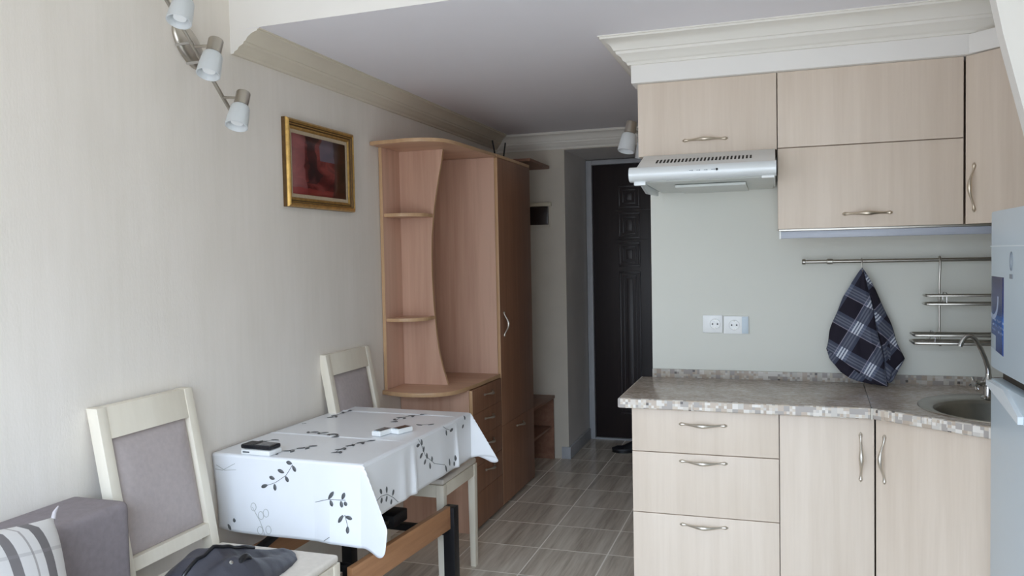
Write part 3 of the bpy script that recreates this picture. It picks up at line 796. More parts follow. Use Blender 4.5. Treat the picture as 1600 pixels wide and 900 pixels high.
# hall spot
spot_lamp('hall_lamp', 'small spot lamp with one frosted shade visible in the hall beside the short cupboard', None, (XW-.0, 3.72, 2.02),
          V(XW-.07, 3.60, 2.0), V(XW-.07, 3.95, 2.03), [(V(XW-.07, 3.62, 2.002), (-.612, 3.555, 2.012), (-.18, -.22, -1)), (V(XW-.07, 3.92, 2.03), (-.612, 3.93, 2.03), (-.1, .2, -1))], (0, 1, 0), (-1, 0, 0))

# picture on the left wall
py0, py1, pz0, pz1 = 2.83, 3.375, 1.675, 2.043
t = thing('framed_picture', 'small dark red oil painting in a gilt frame on the cream wall', 'picture', (XL, (py0+py1)/2, pz0))
xf = XL+.0006
def frame_bar(mb, y0, y1, z0, z1, w, x0, prof, mi):
    """mitred picture frame moulding; prof: (inset 0..1 of w, height)"""
    cor = [(y0, z0, 1, 1), (y1, z0, -1, 1), (y1, z1, -1, -1), (y0, z1, 1, -1)]
    rings = [[mb.bm.verts.new((x0+h, y+sy*i*w, z+sz*i*w)) for i, h in prof] for y, z, sy, sz in cor]
    n = len(prof)
    for k in range(4):
        A, B = rings[k], rings[(k+1) % 4]
        for j in range(n):
            f = mb.bm.faces.new((A[j], A[(j+1) % n], B[(j+1) % n], B[j])); f.material_index = mi[j] if isinstance(mi, list) else mi
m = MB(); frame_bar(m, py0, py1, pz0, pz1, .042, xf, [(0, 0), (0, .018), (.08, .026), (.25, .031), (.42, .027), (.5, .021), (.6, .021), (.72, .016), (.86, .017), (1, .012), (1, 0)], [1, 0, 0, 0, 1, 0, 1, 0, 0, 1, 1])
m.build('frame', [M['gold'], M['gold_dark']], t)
m = MB(); frame_bar(m, py0+.042, py1-.042, pz0+.042, pz1-.042, .018, xf, [(0, .001), (0, .011), (.5, .011), (1, .007), (1, .001)], 0); m.build('linen_slip', M['mat_linen'], t)
m = MB(); a0, a1, c0, c1 = py0+.058, py1-.058, pz0+.058, pz1-.058
m.grid(lambda u, v: V(xf+.0065, a0+(a1-a0)*u, c0+(c1-c0)*v), 4, 4, uvfn=lambda u, v: (u, v)); o = m.build('painting', M['painting'], t)
md = o.modifiers.new('thick', 'SOLIDIFY'); md.thickness = .004; md.offset = -1

# ------------------------------------------------------------------ wardrobe group along the left wall
XWL = XL+.004; XF = -1.508; YC0, YC1, YC2 = 3.845, 4.305, 4.935
t = thing('wardrobe', 'tall alder-look wardrobe with one long door against the hall side of the wall', 'wardrobe', (-1.7, 4.6, 0))
m = MB(); m.box(XWL, XF-.020, YC1+.002, YC1+.018, .0, 2.018); m.box(XWL, XF-.020, YC2-.016, YC2, 0, 2.018); m.box(XWL, XF-.020, YC1+.018, YC2-.016, .05, .066)
m.box(XWL, XWL+.006, YC1+.018, YC2-.016, .066, 2.018); m.box(XWL, XF-.020, YC1+.018, YC2-.016, .46, .476); m.box(XF-.06, XF-.044, YC1+.018, YC2-.016, 0, .05)
m.build('body', M['alder'], t)
m = MB(); m.box(XWL, XF-.002, YC1+.002, YC2, 2.019, 2.037, .001); edged(m.build('top_panel', M['alder_x'], t), lambda f: abs(f.normal.z) < .35)
m = MB(); m.box(XF-.0195, XF-.0195+.001, YC1+.003, YC1+.017, .05, 2.018); m.build('edge_band', M['edge'], t)
m = MB(); m.box(XF-.018, XF, YC1+.002, YC2-.002, .474, 2.016, .0015); d = edged(m.build('door', M['alder_front_shaded'], t), lambda f: f.normal.y < -.9)
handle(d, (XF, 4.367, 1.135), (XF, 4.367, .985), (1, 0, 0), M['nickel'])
m = MB(); m.box(XF-.018, XF, YC1+.002, YC2-.002, .015, .4725, .0015); d = edged(m.build('drawer', M['alder_front_shaded'], t), lambda f: f.normal.y < -.9)
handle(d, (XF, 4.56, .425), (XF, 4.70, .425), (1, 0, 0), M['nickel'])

t = thing('chest_of_drawers', 'low alder-look chest of drawers with rounded top beside the dining table', 'chest of drawers', (-1.7, 4.07, 0))
m = MB(); m.box(XWL, XF-.020, YC0, YC0+.016, 0.0, .757); m.box(XWL, XF-.020, YC1-.016, YC1, 0, .757); m.box(XWL, XWL+.006, YC0+.016, YC1-.016, 0, .757); m.box(XWL+.006, XF-.020, YC0+.016, YC1-.016, .05, .066)
m.box(XF-.06, XF-.044, YC0+.016, YC1-.016, 0, .05); m.build('body', M['alder'], t)
m = MB(); m.box(XF-.0195, XF-.0185, YC0+.001, YC0+.016, .05, .757); m.build('edge_band', M['edge'], t)
zs = [.015, .20, .345, .49, .625, .756]
for i in range(5):
    m = MB(); m.box(XF-.018, XF, YC0+.001, YC1-.001, zs[i]+.0008, zs[i+1]-.0008, .0012); d = edged(m.build('drawer', M['alder_front_shaded'], t), lambda f: f.normal.y < -.9)
    if i: handle(d, (XF, 4.01, zs[i+1]-.048), (XF, 4.15, zs[i+1]-.048), (1, 0, 0), M['nickel'])
def rounded_top(x_out):
    pts = [(XWL, 3.640), (-1.86, 3.615), (-1.80, 3.598), (-1.74, 3.592), (-1.68, 3.600), (-1.62, 3.622), (-1.575, 3.66), (-1.548, 3.71), (-1.535, 3.78), (-1.528, 3.86)]
    return pts
m = MB(); m.prism(rounded_top(0)+[(XF-.012, 3.95), (XF-.004, YC1-.001), (XWL, YC1-.001)], 'z', .758, .779, b=.002); edged(m.build('top_panel', M['alder_x'], t), lambda f: abs(f.normal.z) < .35)

t = thing('open_shelf_unit', 'open alder-look corner shelf unit with curved divider standing on the low chest', 'shelf unit', (-1.8, 3.9, .779))
m = MB(); m.box(XWL, XWL+.017, 3.665, YC1-.002, .7795, 2.018, .0005); m.build('back_panel', M['alder'], t)
m = MB(); m.box(XWL, XWL+.017, 3.6635, 3.6648, .7795, 2.018); m.build('edge_band', M['edge'], t)
YDV = 3.862
edge = [(2.018, -1.652), (1.95, -1.663), (1.863, -1.682), (1.77, -1.70), (1.674, -1.715), (1.57, -1.726), (1.462, -1.730), (1.38, -1.7305), (1.293, -1.728), (1.2, -1.724), (1.134, -1.719), (1.04, -1.710), (.954, -1.699), (.87, -1.679), (.7795, -1.652)]
m = MB(); m.prism([(XWL+.0175, 2.018), (XWL+.0175, .7795)]+[(x, z) for z, x in reversed(edge)], 'y', YDV, YDV+.016); m.build('curved_divider', M['alder'], t)
m = MB()
for (za, xa), (zb, xb) in zip(edge, edge[1:]): m.obox(V(xa+.0004, YDV+.008, za), V(xb+.0004, YDV+.008, zb), .016, .0008, V(1, 0, 0))
m.build('edge_band', M['edge'], t)
top = [(XWL, 3.575), (-1.86, 3.562), (-1.79, 3.558), (-1.71, 3.548), (-1.64, 3.558), (-1.585, 3.590), (-1.55, 3.64), (-1.535, 3.70), (-1.528, 3.80), (-1.52, 4.1), (XF-.004, YC1-.001), (XWL, YC1-.001)]
m = MB(); m.prism(top, 'z', 2.0185, 2.037, b=.002); edged(m.build('top_panel', M['alder_x'], t), lambda f: abs(f.normal.z) < .35)
for z, xe in ((1.665, -1.716), (1.128, -1.719)):
    ps = [(XWL+.0175, 3.672)]
    for k in range(11):
        a = k/10; ps.append((XWL+.03+(xe-(XWL+.03))*a, 3.672+.06*(a**2)-.012*math.sin(PI*a)+.10*max(0, a-.75)**1.0))
    ps += [(xe, YDV-.0005), (XWL+.0175, YDV-.0005)]
    m = MB(); m.prism(ps, 'z', z, z+.018, b=.0015); edged(m.build('shelf', M['alder_x'], t), lambda f: abs(f.normal.z) < .35)

# open coat niche in the hall
t = thing('hall_coat_unit', 'open hall unit with hat shelf and shoe bench beyond the wardrobe', 'hall unit', (-1.7, 5.2, 0))
yA, yB = YC2+.002, YH-.016
m = MB(); m.prism([(XWL, yA), (XF+.004, yA), (XF-.004, yB-.04), (XF-.02, yB), (XWL, yB)], 'z', 2.064, 2.082); m.build('hat_shelf', M['hall_wood'], t)
m = MB(); m.box(XWL, XF-.004, yA, yB, .438, .456, .001); m.build('bench_top', M['hall_wood'], t)
m = MB(); m.box(XWL, XF-.03, yA+.018, yB-.018, .22, .236, .001); m.build('shoe_shelf', M['hall_wood'], t)
m = MB(); m.box(XWL, XF-.012, yB-.017, yB, 0, .4375); m.build('side_panel', M['hall_wood'], t)
m = MB(); m.box(XWL, XF-.012, yA, yA+.017, 0, .4375); m.build('side_panel', M['hall_wood'], t)
m = MB(); m.box(XWL, XWL+.008, yA+.02, yB-.02, .457, 2.063); m.build('back_board', M['hall_wood'], t)
# breaker box on the stub wall
t = thing('breaker_box', 'dark brown breaker box with a pale top strip on the hall wall', 'breaker box', (-1.6, YH, 1.68))
m = MB(); m.box(-1.72, -1.528, YH-.012, YH-.0005, 1.655, 1.835, .002); m.build('surround', M['stub_paint'], t)
m = MB(); m.box(-1.712, -1.534, YH-.04, YH-.0125, 1.672, 1.800, .004); m.build('cover', M['breaker'], t)
m = MB(); m.box(-1.72, -1.512, YH-.036, YH-.0125, 1.803, 1.83, .003); m.build('top_strip', M['cream_plastic'], t)
# black bracket things on the wardrobe
t = thing('folded_stand', 'two thin black prongs sticking up on top of the wardrobe', 'stand', (-1.66, 4.75, 2.0375))
for a, b in ((V(-1.645, 4.62, 2.163), V(-1.632, 4.645, 2.046)), (V(-1.622, 4.80, 2.168), V(-1.625, 4.755, 2.048))):
    m = MB(); m.obox(a, b, .014, .006, V(1, 0, 0), .001); m.build('prong', M['black_metal'], t)
m = MB(); m.box(-1.645, -1.612, 4.60, 4.80, 2.0375, 2.0465, .002); m.build('foot', M['black_metal'], t)
# shoe by the door
t = thing('shoe', 'black shoe lying on the floor near the dark entrance door', 'shoe', (-1.03, 5.78, 0))
m = MB()
def shoe_fn(zlo):
    pass
L_ = .27
def half(f): return .034+.014*math.sin(PI*min(1, max(0, (f-.35)/.6)))-(.03*max(0, f-.86)/.14 if f > .86 else 0)
rings = []
for i in range(15):
    f = i/14; w = half(f)*(1 if .03 < f < .97 else .6); h = .085 if f < .3 else max(.03, .085-.07*((f-.3)/.5)) if f < .8 else max(.018, .035-.09*(f-.8))
    rings.append([m.bm.verts.new(V(-.135+L_*f, w*math.cos(a)*(1 if math.sin(a) < .5 else .8), .018+h*max(0, math.sin(a)))) for a in [PI*k/10 for k in range(11)]])
for A, B in zip(rings, rings[1:]):
    for j in range(10): m.bm.faces.new((A[j], A[j+1], B[j+1], B[j]))
    m.bm.faces.new((A[10], A[0], B[0], B[10]))
m.bm.faces.new(rings[0]); m.bm.faces.new(rings[-1][::-1])
mt = Matrix.Translation((-1.03, 5.78, 0)) @ Matrix.Rotation(math.radians(196), 4, 'Z'); bmesh.ops.transform(m.bm, matrix=mt, verts=m.bm.verts); m.build('upper', M['shoe'], t)
m = MB(); m.prism([(-.137+L_*i/14, half(i/14)*1.05*(1 if 0 < i < 14 else .6)) for i in range(15)]+[(-.137+L_*i/14, -half(i/14)*1.05*(1 if 0 < i < 14 else .6)) for i in range(14, -1, -1)], 'z', 0.0005, .0178)
bmesh.ops.transform(m.bm, matrix=mt, verts=m.bm.verts); m.build('sole', M['black'], t)

# ------------------------------------------------------------------ dining chairs (facing +x, backs against the wall)
def make_chair(label, loc):
    t = thing('dining_chair', label, 'chair', (0, 0, 0), 'cream dining chairs')
    WH = .200                                # half width
    def bx_(z):                              # rear face line of the back: leans towards the wall
        return -.26-.0 if z < .46 else -.26-.100*((z-.46)/.57)**1.05
    lean = V(-.100, 0, .57).normalized()
    for s in (-1, 1):
        m = MB(); y0, y1 = (s*WH, s*(WH-.036)); y0, y1 = min(y0, y1), max(y0, y1)
        poly = [(-.285, 0), (-.252, 0), (-.238, .30), (-.238, .46)]
        for k in range(1, 9):
            z = .46+.57*k/8; poly.append((bx_(z)+.022, z))
        for k in range(8, -1, -1):
            z = .46+.57*k/8; poly.append((bx_(z)-.018, z))
        poly.append((-.278, .30))
        m.prism(poly, 'y', y0, y1, b=.0025); m.build('rear_post', M['chair_wood'], t)
    iw = WH-.0365
    def rail(z0, z1, nm):
        m = MB(); m.prism([(bx_(z0)+.020, z0), (bx_(z1)+.020, z1), (bx_(z1)-.012, z1), (bx_(z0)-.012, z0)], 'y', -iw, iw, b=.002); return m.build(nm, M['chair_wood'], t)
    rail(.936, 1.029, 'top_rail'); rail(.545, .583, 'lower_rail')
    m = MB()
    def fn(u, v):
        z = .5845+(.935-.5845)*v; e = min(u, 1-u, 1.0)*2*iw; ez = min(v, 1-v)*.35
        puff = .016*(1-math.exp(-min(e, ez)/.022))
        return V(bx_(z)+.002+puff, -iw+.0015+(2*iw-.003)*u, z)
    m.grid(fn, 26, 26)
    m.prism([(bx_(.5845)+.002, .5845), (bx_(.935)+.002, .935), (bx_(.935)-.010, .935), (bx_(.5845)-.010, .5845)], 'y', -iw+.0015, iw-.0015)
    m.build('back_cushion', M['taupe'], t)
    # seat
    fx1 = .215
    for s in (-1, 1):
        y0, y1 = sorted((s*WH, s*(WH-.036))); m = MB(); m.prism([(fx1-.036, .486), (fx1, .486), (fx1-.004, 0), (fx1-.030, 0)], 'y', y0, y1, b=.003); m.build('front_leg', M['chair_wood'], t)
        m = MB(); m.box(-.2375, fx1-.0365, min(s*WH*.985, s*(WH-.024)), max(s*WH*.985, s*(WH-.024)), .432, .486, .002); m.build('side_rail', M['chair_wood'], t)
    m = MB(); m.box(fx1-.027, fx1-.003, -WH+.0365, WH-.0365, .432, .486, .002); m.build('front_rail', M['chair_wood'], t)
    m = MB(); m.box(-.262, -.2385, -iw, iw, .432, .486, .002); m.build('rear_rail', M['chair_wood'], t)
    m = MB()
    m.box(-.236, fx1-.002, -WH+.003, WH-.003, .4865, .512, .012, seg=4); m.build('seat_cushion', M['seat_fabric'], t)
    t.location = loc
    return t
chair = make_chair('cream dining chair in front of the table, with a dark bag on its seat', (-1.545, 2.005, 0))
dup(chair, (-1.560, 3.272, 0), 'cream dining chair behind the table, beside the low chest of drawers')

# ------------------------------------------------------------------ transformer table and its cloth
TO = V(-1.895, 2.345, 0); TR = math.radians(-1.6); TW, TL, TZ = .583, .90, .772
t = thing('dining_table', 'wooden table on a black metal frame under a printed oilcloth', 'table', (0, 0, 0))
t.location = TO; t.rotation_euler = (0, 0, TR)
m = MB(); m.box(.0, TW-.002, .004, TL-.002, .742, .7695, .004); m.build('tabletop', M['table_wood'], t)
m = MB(); m.obox(V(.528, -.005, .370), V(.566, .703, .368), .022, .095, bev=.002); m.build('side_rail', M['table_wood'], t)
m = MB(); m.obox(V(.085, -.005, .372), V(.085, .703, .372), .022, .095, bev=.002); m.build('side_rail', M['table_wood'], t)
for x, y in ((.566, .730), (.07, .730), (.518, .02), (.07, .02)):
    m = MB()
    if y > .5: m.box(x-.025, x+.025, y-.025, y+.025, 0, .408, .003)
    else: m.box(x-.022, x+.022, y-.0, y+.04, 0, .322, .003)
    m.build('leg', M['black_metal'], t)
m = MB(); m.obox(V(.10, .022, .405), V(.512, .022, .405), .026, .024, bev=.002); m.build('cross_bar', M['black_metal'], t)
m = MB(); m.obox(V(.10, .730, .300), V(.540, .730, .300), .03, .03, bev=.002); m.build('cross_bar', M['black_metal'], t)
m = MB(); m.obox(V(.115, .035, .412), V(.105, .20, .435), .028, .02, bev=.002); m.build('lift_arm', M['black_metal'], t)
m = MB(); m.obox(V(.40, .46, .46), V(.40, .50, .70), .03, .02, V(1, 0, 0), bev=.002); m.build('lift_arm', M['black_metal'], t)
m = MB(); m.obox(V(.15, .50, .46), V(.15, .54, .70), .03, .02, V(1, 0, 0), bev=.002); m.build('lift_arm', M['black_metal'], t)
m = MB(); m.box(.05, .53, .12, .74, .722, .7415, .002); m.build('top_frame', M['black_metal'], t)
m = MB(); m.box(.44, .500, .36, .47, .428, .475, .006); m.build('lift_mechanism', M['black_metal'], t)
m = MB(); m.tube([V(.46, .22, .46), V(.47, .36, .45)], .009, 12); m.build('gas_spring', M['steel'], t)

def arc(d, r=.010):
    q = PI/2*r
    if d <= 0: return 0, 0
    if d < q: a = d/r; return r*math.sin(a), r*(1-math.cos(a))
    return r, r+d-q
CW, CN, CF = .205, .282, .20
cx0, cy0, cx1, cy1 = -.022, .0, TW, TL
FL = {'n': (math.radians(35), V(.90, -.43, 0)), 'f': (math.radians(30), V(.93, .36, 0))}
def cloth_pt(a, b):
    """cloth coordinates (a across from the wall, b along) -> table-local position"""
    zt = TZ; da = max(0, a-cx1); db = max(0, cy0-b); df = max(0, b-cy1)
    if da == 0 and db == 0 and df == 0:
        ed = max(0, min(1, (TW-a)/.08))
        return V(a, b, zt+ed*(.003*math.exp(-((b-.33)/.006)**2)+.003*math.exp(-((b-.80)/.006)**2)))
    dn = db or df; sy = -1 if db else 1; cy = cy0 if db else cy1
    if da > 0 and dn == 0:
        o, h = arc(da); rp = 0
        for yc, am, w in ((.352, .012, .018), (.27, .007, .03), (.745, .013, .014), (.60, .004, .05), (.10, .004, .05)):
            rp += am*math.exp(-((b-yc)/w)**2)
        return V(cx1+o+rp*min(1, h/.15), b, zt-h)
    if da == 0:
        o, h = arc(dn); rp = .004*math.sin(a*11)*min(1, h/.2)
        if db:   # step towards the hanging corner
            rp += .012*max(0, min(1, (a-.40)/.06))*min(1, h/.25)
            if a < .10: rp -= .02*((.10-a)/.12)**2*min(1, h/.2)
        return V(a, cy+sy*(o+rp), zt-h)
    r = math.hypot(da, dn); ph = math.atan2(dn, da); w = ph/(PI/2)
    al, dirv = FL['n' if db else 'f']
    pk = .30 if db else .38
    q = (1-w)/(1-pk) if w > pk else w/pk
    g = q*q*(3-2*q)*.35+q*.65
    g = g if q < .9 else g-.35*(q-.9)
    o, h = arc(r)
    base = V(math.cos(ph), sy*math.sin(ph), 0)*o
    st = V(0, sy*.012, 0)*w*w*min(1, h/.25) if db else V(0, 0, 0)
    return V(cx1, cy, zt)+base+st+dirv*(h*math.sin(al)*g)+V(0, 0, -h*(1-(1-math.cos(al))*g))
def rng(lo, hi, marks, step):
    xs = []; ms = [lo]+marks+[hi]
    for p, q in zip(ms, ms[1:]):
        k = max(1, int(math.ceil((q-p)/step))); xs += [p+(q-p)*i/k for i in range(k)]
    return xs+[hi]
def corner_limit(a, b):
    """the cloth's corners are cut round"""
    R = .065; ca, cb = cx1+CW-R, (cy0-CN+R if b < 0 else cy1+CF-R)
    da = a-ca; db_ = (cb-b) if b < 0 else (b-cb)
    if da > 0 and db_ > 0:
        k = math.hypot(da, db_); mx = max(da, db_)
        if k > 0: s_ = mx/k; return ca+da*s_, (cb-db_*s_ if b < 0 else cb+db_*s_)
    return a, b
m = MB(); As = rng(cx0, cx1+CW, [cx1, cx1+.016], .011); Bs = rng(cy0-CN, cy1+CF, [cy0-.016, cy0, .314, .322, .326, .330, .334, .338, .346, .784, .792, .796, .80, .804, .808, .816, cy1, cy1+.016], .011)
vs = [[m.bm.verts.new(cloth_pt(*corner_limit(a, b))) for b in Bs] for a in As]
for i in range(len(As)-1):
    for j in range(len(Bs)-1): m.bm.faces.new((vs[i][j], vs[i+1][j], vs[i+1][j+1], vs[i][j+1]))
# printed sprigs: thin flush shapes following the sheet
LEAVES = [('F', 0.214, 0.096, 0.187, 0.106), ('F', 0.244, 0.074, 0.221, 0.067), ('F', 0.283, 0.049, 0.256, 0.04), ('F', 0.316, 0.015, 0.292, 0.011), ('F', 0.242, 0.09, 0.244, 0.114), ('F', 0.287, 0.06, 0.298, 0.08), ('F', 0.317, 0.021, 0.329, 0.042), ('F', 0.458, 0.125, 0.48, 0.097), ('F', 0.466, 0.126, 0.474, 0.148), ('F', 0.512, 0.121, 0.523, 0.097), ('F', 0.508, 0.125, 0.512, 0.148), ('F', 0.523, 0.126, 0.529, 0.141), ('F', 0.516, 0.172, 0.497, 0.2), ('F', 0.524, 0.176, 0.552, 0.182), ('F', 0.534, 0.207, 0.533, 0.233), ('F', 0.425, 0.273, 0.403, 0.27), ('F', 0.033, 0.253, 0.049, 0.272), ('F', 0.05, 0.274, 0.069, 0.281), ('F', 0.065, 0.227, 0.068, 0.242), ('R', 0.37, -0.018, 0.396, -0.002), ('R', 0.417, 0.009, 0.425, 0.033), ('R', 0.405, 0.027, 0.376, 0.027), ('R', 0.441, 0.042, 0.432, 0.062), ('R', 0.428, 0.064, 0.402, 0.079), ('R', 0.461, 0.072, 0.464, 0.096), ('R', 0.454, 0.095, 0.437, 0.112), ('R', 0.505, 0.096, 0.508, 0.117), ('R', 0.485, 0.116, 0.491, 0.143), ('R', 0.103, 0.129, 0.092, 0.109), ('R', 0.14, 0.138, 0.139, 0.113), ('R', 0.183, 0.159, 0.194, 0.139), ('R', 0.223, 0.196, 0.224, 0.176), ('R', 0.046, 0.15, 0.064, 0.14), ('R', 0.102, 0.14, 0.095, 0.16), ('R', 0.141, 0.145, 0.131, 0.165), ('R', 0.176, 0.168, 0.169, 0.186), ('R', 0.602, -0.016, 0.601, 0.007), ('R', 0.655, -0.01, 0.658, 0.012), ('R', 0.641, 0.021, 0.648, 0.046), ('R', 0.678, 0.035, 0.712, 0.032), ('R', 0.621, 0.161, 0.636, 0.191), ('R', 0.665, 0.144, 0.672, 0.176), ('R', 0.723, 0.144, 0.726, 0.17), ('R', 0.713, 0.168, 0.716, 0.189), ('R', 0.834, 0.0, 0.838, 0.019), ('R', 0.804, 0.049, 0.823, 0.037), ('T', 0.213, 0.077, 0.243, 0.089), ('T', 0.254, 0.067, 0.248, 0.098), ('T', 0.238, 0.126, 0.267, 0.138), ('T', 0.28, 0.12, 0.274, 0.151), ('T', 0.262, 0.166, 0.292, 0.178), ('T', 0.399, 0.1, 0.423, 0.121), ('T', 0.436, 0.102, 0.42, 0.129), ('T', 0.388, 0.142, 0.412, 0.163), ('T', 0.423, 0.15, 0.407, 0.177), ('T', 0.394, 0.204, 0.418, 0.225), ('T', 0.422, 0.21, 0.406, 0.237), ('T', 0.408, 0.256, 0.432, 0.277), ('T', 0.441, 0.246, 0.425, 0.273), ('T', 0.431, 0.294, 0.455, 0.315), ('T', 0.116, 0.379, 0.134, 0.352), ('T', 0.131, 0.372, 0.16, 0.385), ('T', 0.167, 0.376, 0.185, 0.35), ('T', 0.177, 0.373, 0.206, 0.386), ('T', 0.221, 0.36, 0.239, 0.334), ('T', 0.223, 0.358, 0.253, 0.371), ('T', 0.25, 0.372, 0.268, 0.345), ('T', 0.262, 0.315, 0.291, 0.328), ('T', -0.108, 0.413, -0.076, 0.414), ('T', -0.052, 0.418, -0.047, 0.449), ('T', -0.041, 0.478, -0.009, 0.479), ('T', -0.006, 0.507, -0.001, 0.539), ('T', -0.0, 0.51, 0.032, 0.511), ('T', 0.034, 0.638, 0.056, 0.661), ('T', 0.072, 0.651, 0.053, 0.677), ('T', 0.029, 0.675, 0.051, 0.698), ('T', 0.053, 0.738, 0.034, 0.764), ('T', 0.043, 0.787, 0.065, 0.81), ('T', 0.347, 0.627, 0.374, 0.644), ('T', 0.347, 0.661, 0.335, 0.69), ('T', 0.329, 0.713, 0.356, 0.73), ('T', 0.375, 0.695, 0.363, 0.725), ('T', 0.361, 0.759, 0.388, 0.776), ('T', 0.392, 0.741, 0.379, 0.771), ('T', 0.4, 0.793, 0.428, 0.81), ('T', 0.476, 0.609, 0.507, 0.601), ('T', 0.528, 0.611, 0.542, 0.639), ('T', 0.336, 0.011, 0.349, -0.018), ('T', 0.353, -0.02, 0.384, -0.013), ('T', 0.457, 0.968, 0.466, 0.937), ('T', 0.463, 0.939, 0.495, 0.944), ('T', 0.093, 0.222, 0.061, 0.217), ('T', 0.037, 0.2, 0.036, 0.168), ('T', 0.064, 0.19, 0.033, 0.184), ('T', 0.187, 0.039, 0.207, 0.064), ('T', 0.227, 0.026, 0.205, 0.05), ('T', 0.186, 0.058, 0.206, 0.083), ('T', -0.095, 0.67, -0.077, 0.696), ('T', -0.078, 0.701, -0.101, 0.723)]
STEMS = [('F', 1, [(0.191, 0.105), (0.245, 0.086), (0.29, 0.057), (0.318, 0.018)]), ('F', 1, [(0.403, 0.141), (0.458, 0.125), (0.526, 0.122)]), ('F', 1, [(0.506, 0.188), (0.524, 0.172), (0.534, 0.209)]), ('F', 1, [(0.424, 0.278), (0.462, 0.252)]), ('F', 2, [(0.198, 0.282), (0.19, 0.254), (0.178, 0.225), (0.148, 0.179)]), ('F', 2, [(-0.022, 0.058), (0.02, 0.06), (0.077, 0.031)]), ('F', 2, [(-0.007, 0.043), (0.03, 0.059), (0.081, 0.053)]), ('R', 1, [(0.382, -0.012), (0.421, 0.036), (0.45, 0.08), (0.528, 0.131), (0.617, 0.158)]), ('R', 1, [(0.049, 0.147), (0.096, 0.135), (0.141, 0.141), (0.186, 0.165), (0.223, 0.193)]), ('R', 1, [(0.605, -0.004), (0.645, 0.018), (0.697, 0.036)]), ('T', 1, [(0.228, 0.083), (0.252, 0.132), (0.277, 0.172)]), ('T', 1, [(0.411, 0.111), (0.4, 0.153), (0.406, 0.214), (0.42, 0.266), (0.443, 0.304)]), ('T', 1, [(0.125, 0.365), (0.176, 0.363), (0.23, 0.347), (0.259, 0.358)]), ('T', 1, [(-0.092, 0.414), (-0.025, 0.478), (0.016, 0.511)]), ('T', 1, [(0.045, 0.65), (0.04, 0.687), (0.054, 0.799)]), ('T', 1, [(0.361, 0.636), (0.342, 0.722), (0.375, 0.767), (0.414, 0.801)]), ('T', 1, [(0.492, 0.605), (0.535, 0.625)]), ('T', 1, [(0.342, -0.003), (0.369, -0.017)]), ('T', 1, [(0.461, 0.953), (0.479, 0.942)]), ('T', 1, [(0.077, 0.22), (0.049, 0.187)]), ('T', 1, [(0.197, 0.052), (0.196, 0.071)]), ('T', 1, [(-0.086, 0.683), (-0.089, 0.712)])]
OUTLINES = [('F', 0.153, 0.178), ('F', 0.183, 0.206), ('F', 0.204, 0.196), ('F', 0.178, 0.259), ('F', 0.212, 0.254)]

def face_pt(f, p, q):
    """pattern coordinates on one face -> point lifted a hair off the sheet"""
    if f == 'T': a, b = p, q
    elif f == 'F': a, b = p, -(q+.006)
    else: a, b = cx1+q+.006, p
    e = .002; c = cloth_pt(a, b); n = (cloth_pt(a+e, b)-cloth_pt(a-e, b)).cross(cloth_pt(a, b+e)-cloth_pt(a, b-e)).normalized()
    return c+n*.0011
def ok(f, p, q):
    if f == 'T': return .0 < p < TW-.004 and .004 < q < TL-.002
    if f == 'F': return cx0+.005 < p < TW and .0 <= q < CN-.008
    return .0 < p < TL-.002 and 0 <= q < CW-.01
def decal(f, outline, mi):
    if not all(ok(f, *p) for p in outline): return
    vv = [m.bm.verts.new(face_pt(f, *p)) for p in outline]
    c = (sum(p[0] for p in outline)/len(outline), sum(p[1] for p in outline)/len(outline))
    cv = m.bm.verts.new(face_pt(f, *c))
    for k in range(len(vv)):
        fc = m.bm.faces.new((vv[k], vv[(k+1) % len(vv)], cv)); fc.material_index = mi
def leaf(f, x0, y0, x1, y1):
    d = V(x1-x0, y1-y0, 0); L = d.length; d.normalize(); s = V(-d.y, d.x, 0); W_ = .0065
    pr = [(0, 0), (.15, .55), (.4, .95), (.65, 1), (.85, .7), (.96, .3), (1, 0)]
    o = [(x0+d.x*L*k+s.x*W_*w, y0+d.y*L*k+s.y*W_*w) for k, w in pr]+[(x0+d.x*L*k-s.x*W_*w, y0+d.y*L*k-s.y*W_*w) for k, w in pr[-2:0:-1]]
    decal(f, o, 1)
def line(f, pts, w, mi):
    n = []
    for (xa, ya), (xb, yb_) in zip(pts, pts[1:]):
        k = 6; n += [(xa+(xb-xa)*i/k, ya+(yb_-ya)*i/k) for i in range(k)]
    n.append(pts[-1])
    for (xa, ya), (xb, yb_) in zip(n, n[1:]):
        d = V(xb-xa, yb_-ya, 0)
        if d.length < 1e-5: continue
        d.normalize(); s = V(-d.y, d.x, 0)*w
        q = [(xa+s.x, ya+s.y), (xb+s.x, yb_+s.y), (xb-s.x, yb_-s.y), (xa-s.x, ya-s.y)]
        if all(ok(f, *p) for p in q):
            fc = m.bm.faces.new([m.bm.verts.new(face_pt(f, *p)) for p in q]); fc.material_index = mi
for L4 in LEAVES: leaf(*L4)
for f, k, pts in STEMS: line(f, pts, .0008, 2 if k == 2 else 1)
for f, x, y in OUTLINES:
    line(f, [(x+.011*math.cos(a), y+.014*math.sin(a)) for a in [2*PI*k/14 for k in range(15)]], .0008, 2)
o = m.build('tablecloth', [M['cloth'], M['leaf'], M['leaf_line']], sharp=70, recalc=False)
o.location = TO; o.rotation_euler = (0, 0, TR)
md = o.modifiers.new('thick', 'SOLIDIFY'); md.thickness = .0008; md.offset = -1
tag(o, 'white oilcloth with grey leaf sprigs draped over the dining table', 'tablecloth')

